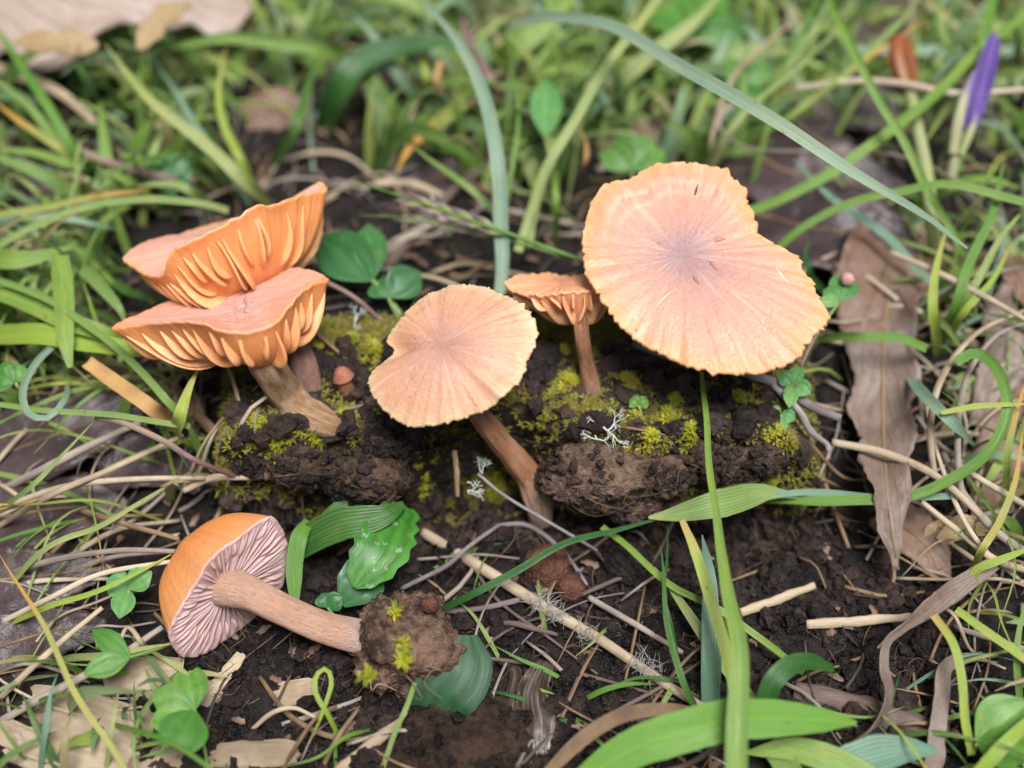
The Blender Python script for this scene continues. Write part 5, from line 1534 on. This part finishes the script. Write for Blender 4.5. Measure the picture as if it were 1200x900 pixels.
USED = set()
def tangle(n, x0, x1, y0, y1, lab, grp, mats, zl):
    made = tries = 0
    while made < n:
        x, y = rs.uniform(x0, x1), rs.uniform(y0, y1)
        px, py = proj(Vector((x, y, H(x, y))))
        if not (-40 < px < 1240 and -40 < py < 940): continue
        if any(((px - cx) / rx) ** 2 + ((py - cy) / ry) ** 2 < 1 for cx, cy, rx, ry in ((265, 690, 125, 110), (480, 755, 90, 80), (940, 720, 190, 110), (1030, 470, 50, 140))): continue
        a = rs.gauss(.5, .75)
        L = rs.uniform(1.0, 3.4)
        bow = rs.uniform(-.22, .22) * L
        P = []
        for s in (-1, -.4, .3, 1):
            xx = x + math.cos(a) * L * .5 * s - math.sin(a) * bow * (1 - s * s)
            yy = y + math.sin(a) * L * .5 * s + math.cos(a) * bow * (1 - s * s)
            P.append(Vector((xx, yy, H(xx, yy) + rs.uniform(.06, zl) * (.5 if abs(s) == 1 else 1.2))))
        r = rs.uniform(.018, .05)
        mt = rs.choice(mats)
        mx, my, mn = min(MARKS, key=lambda k: (k[0] - px) ** 2 + (k[1] - py) ** 2)
        ddx, ddy = px - mx, py - my
        rel = ('right of' if ddx > 0 else 'left of') if abs(ddx) > abs(ddy) else ('below' if ddy > 0 else 'above')
        lb = f"{'thick' if r > .037 else 'slim'} {LOOK[mt]} {'straight' if abs(bow) < .09 * L else 'bowed'} {'long' if L > 2.2 else 'short'} {lab} {rel} {mn}"
        tries += 1
        if lb in USED and tries < 900: continue
        USED.add(lb)
        V, Fc, UV = tube(P, [r, r * 1.1, r * .7], 16, 6, .25, rs.random() * 9, flat=.45)
        tag(mk('dry_straw', V, Fc, M[mt], loc=P[0], uv=UV), lb, 'straw', grp)
        made += 1
tangle(46, -9.5, -4.6, -5.8, 2.0, 'straw lying', 'straw tangle on the left', ('straw', 'straw_grey', 'straw_grey', 'straw_brown', 'straw_pale'), .5)
tangle(60, 5.6, 10, -4.6, 4.5, 'straw lying', 'straw tangle on the right', ('straw', 'straw', 'straw_grey', 'straw_pale', 'straw_brown'), .6)
tangle(34, -6, 6, 2.2, 7, 'straw lying', 'straws behind the mushrooms', ('straw_grey', 'straw_brown', 'straw', 'straw_grey'), .4)
tangle(40, -4.5, 8, -6.5, -2.0, 'stalk lying', 'stalks on the front soil', ('straw_brown', 'twig', 'straw_grey', 'twig_grey'), .2)

# thin blades straggling over the litter, each one by itself
GL = {'g_light': 'pale green', 'g_mid': 'green', 'g_lime': 'lime', 'g_dark': 'dark green', 'g_blue': 'blue green', 'g_yel': 'yellowing'}
HOLD = ((262, 300, 150, 130), (525, 410, 120, 100), (830, 315, 165, 135), (660, 380, 80, 100), (270, 690, 110, 100), (470, 755, 75, 70), (940, 700, 170, 110), (600, 540, 360, 70), (1035, 500, 60, 160))
def straggle(n, x0, x1, y0, y1, mats, l0, l1, grp):
    made = tries = 0
    while made < n and tries < 4000:
        tries += 1
        x, y = rs.uniform(x0, x1), rs.uniform(y0, y1)
        a, L, w = rs.uniform(0, 6.28), rs.uniform(l0, l1), rs.uniform(.018, .048)
        d = Vector((math.cos(a), math.sin(a), 0))
        b = Vector((x, y, H(x, y) - .03))
        up = rs.uniform(.25, .7)
        bend = rs.uniform(-.18, .18) * L
        sd = Vector((-d.y, d.x, 0)) * bend
        P = [b, b + d * L * .3 + sd * .4 + Vector((0, 0, L * up * .38)), b + d * L * .65 + sd + Vector((0, 0, L * up * .5)), b + d * L + sd * .6 + Vector((0, 0, L * up * rs.uniform(.1, .5)))]
        pp = [proj(p) for p in catmull(P, 9)]
        if any(((px - cx) / rx) ** 2 + ((py - cy) / ry) ** 2 < 1 for px, py in pp for cx, cy, rx, ry in HOLD): continue
        px, py = pp[4]
        if not (10 < px < 1190 and 10 < py < 890): continue
        if any(p.z < H(p.x, p.y) for p in P[1:]): continue
        mt = rs.choice(mats)
        mx, my, mn = min(MARKS, key=lambda k: (k[0] - px) ** 2 + (k[1] - py) ** 2)
        ddx, ddy = px - mx, py - my
        rel = ('right of' if ddx > 0 else 'left of') if abs(ddx) > abs(ddy) else ('below' if ddy > 0 else 'above')
        lb = f"{'narrow' if w > .033 else 'hair thin'} {GL[mt]} {'upright' if up > .5 else 'low'} {'long' if L > (l0 + l1) / 2 else 'short'} grass blade {rel} {mn}"
        if lb in USED: continue
        USED.add(lb)
        V, Fc, UV = ribbon(P, [w * .8, w, w, w * .8, w * .5, w * .05], n=18, nc=3, fold=.35, nrm=Vector((rs.uniform(-.6, .6), -.5, .7)), twist=rs.uniform(-70, 70), jit=.08, seed=made * 1.7)
        tag(mk('grass_leaf', V, Fc, M[mt], loc=P[0], uv=UV), lb, 'grass blade', grp)
        made += 1
straggle(34, -9.5, -4.8, -5.8, 5.0, ('g_light', 'g_mid', 'g_lime', 'g_light', 'g_yel'), 1.5, 4.2, 'thin blades straggling on the left')
straggle(34, 5.5, 10, -5.5, 6.0, ('g_light', 'g_mid', 'g_lime', 'g_light', 'g_blue'), 1.5, 4.0, 'thin blades straggling on the right')
straggle(40, -8, 9, 3.2, 11, ('g_light', 'g_lime', 'g_mid', 'g_blue', 'g_light'), 2.0, 5.5, 'thin blades straggling behind')
straggle(24, -4, 7, -6.5, -2.2, ('g_light', 'g_mid', 'g_dark'), .8, 2.0, 'thin blades straggling in front')

# grass in the background and around
KEEP = [(262, 330, 140, 125), (525, 410, 115, 95), (830, 315, 160, 130), (660, 360, 80, 100), (270, 690, 110, 100), (470, 755, 75, 70), (600, 540, 370, 80), (330, 470, 110, 90), (345, 150, 85, 85), (490, 250, 95, 75), (740, 190, 60, 50), (990, 260, 110, 130), (1030, 450, 60, 200), (60, 610, 130, 160), (700, 720, 420, 130), (1000, 700, 130, 130)]
def blocked(p):
    x, y = proj(p)
    for (cx, cy, rx, ry) in KEEP:
        if ((x - cx) / rx) ** 2 + ((y - cy) / ry) ** 2 < 1: return True
    return False
greens = [(.06, .15, .03, 1), (.05, .13, .04, 1), (.10, .22, .04, 1), (.40, .52, .16, 1), (.12, .24, .12, 1), (.25, .40, .08, 1), (.19, .35, .06, 1), (.32, .44, .13, 1), (.14, .29, .06, 1), (.25, .40, .27, 1), (.36, .46, .10, 1), (.09, .21, .05, 1), (.22, .38, .08, 1), (.30, .42, .22, 1), (.48, .42, .24, 1), (.34, .26, .15, 1)]
acc = Acc()
def sgrass(x, y, tall, col, seg=7, w=None):
    z = H(x, y)
    a = rs.uniform(0, 6.28)
    L = tall * rs.uniform(.6, 1.25)
    lean = rs.uniform(.3, 1.0)
    d = Vector((math.cos(a), math.sin(a), 0))
    if tall > 1 and seg > 5:
        L *= 1.35
    b = Vector((x, y, z - .05))
    k = rs.uniform(0, 1)
    P = [b, b + Vector((0, 0, L * (.40 - .1 * lean))) + d * L * lean * .30, b + Vector((0, 0, L * (.72 - .3 * lean - .05 * k))) + d * L * lean * .65, b + Vector((0, 0, L * (.95 - .45 * lean - .25 * k))) + d * L * lean * 1.0]
    for p in P[1:]:
        if blocked(p): return False
        if blocked(p) and depth(p) < 21.8: return False
    w = w or rs.choice((.03, .045, .06, .09, .12) if y < 5 else (.04, .07, .10, .14, .18))
    V, Fc, UV = ribbon(P, [w * .8, w, w, w * .8, w * .5, w * .06], n=seg, nc=3, fold=.3, nrm=Vector((rs.uniform(-.6, .6), -.5, .7)), twist=rs.uniform(-60, 60))
    acc.add(V, Fc, UV, col)
    return True
n = 0
while n < 2100:
    x, y = rs.uniform(-13, 13), rs.uniform(2.2, 16)
    dens = .25 + .75 * ss(4, 9, y) + (.5 if x < -5 else 0)
    if nz(x * .35, y * .35, 6) + .45 < rs.random() * 1.1 or rs.random() > dens: continue
    # the shady clearings stay open
    if sgrass(x, y, rs.uniform(.7, 2.4), rs.choice(greens)): n += 1
n = 0
while n < 620:
    x, y = rs.uniform(-13, -5.0), rs.uniform(-7, 5)
    if y < -1.5 and rs.random() < .75: continue
    if sgrass(x, y, rs.uniform(.5, 1.8), rs.choice(greens)): n += 1
n = 0
while n < 260:
    x, y = rs.uniform(6.0, 13), rs.uniform(-7, 5)
    if y < -2 and rs.random() < .6: continue
    if sgrass(x, y, rs.uniform(.5, 1.8), rs.choice(greens)): n += 1
for i in range(120):                      # short shoots on the ledge
    x, y = rs.uniform(-4.5, 5), rs.uniform(-.9, 2.5)
    sgrass(x, y, rs.uniform(.2, .5), rs.choice(greens[:4]), 5, .018) if not blocked(Vector((x, y, .3))) or rs.random() < .0 else None
for i in range(2600):                     # the meadow goes on outside the picture
    a, q = rs.uniform(0, 6.28), rs.uniform(13, 60)
    x, y = math.cos(a) * q, 3 + math.sin(a) * q
    if abs(x) < 13 and -8 < y < 16: continue
    if (x - EYE.x) ** 2 + (y - EYE.y) ** 2 < 81: continue
    sgrass(x, y, rs.uniform(1, 3.0), rs.choice(greens), 5)
tag(acc.build('grass', M['g_stuff']), 'loose green and bleached grass behind and around the mushrooms', None, None, 'stuff')
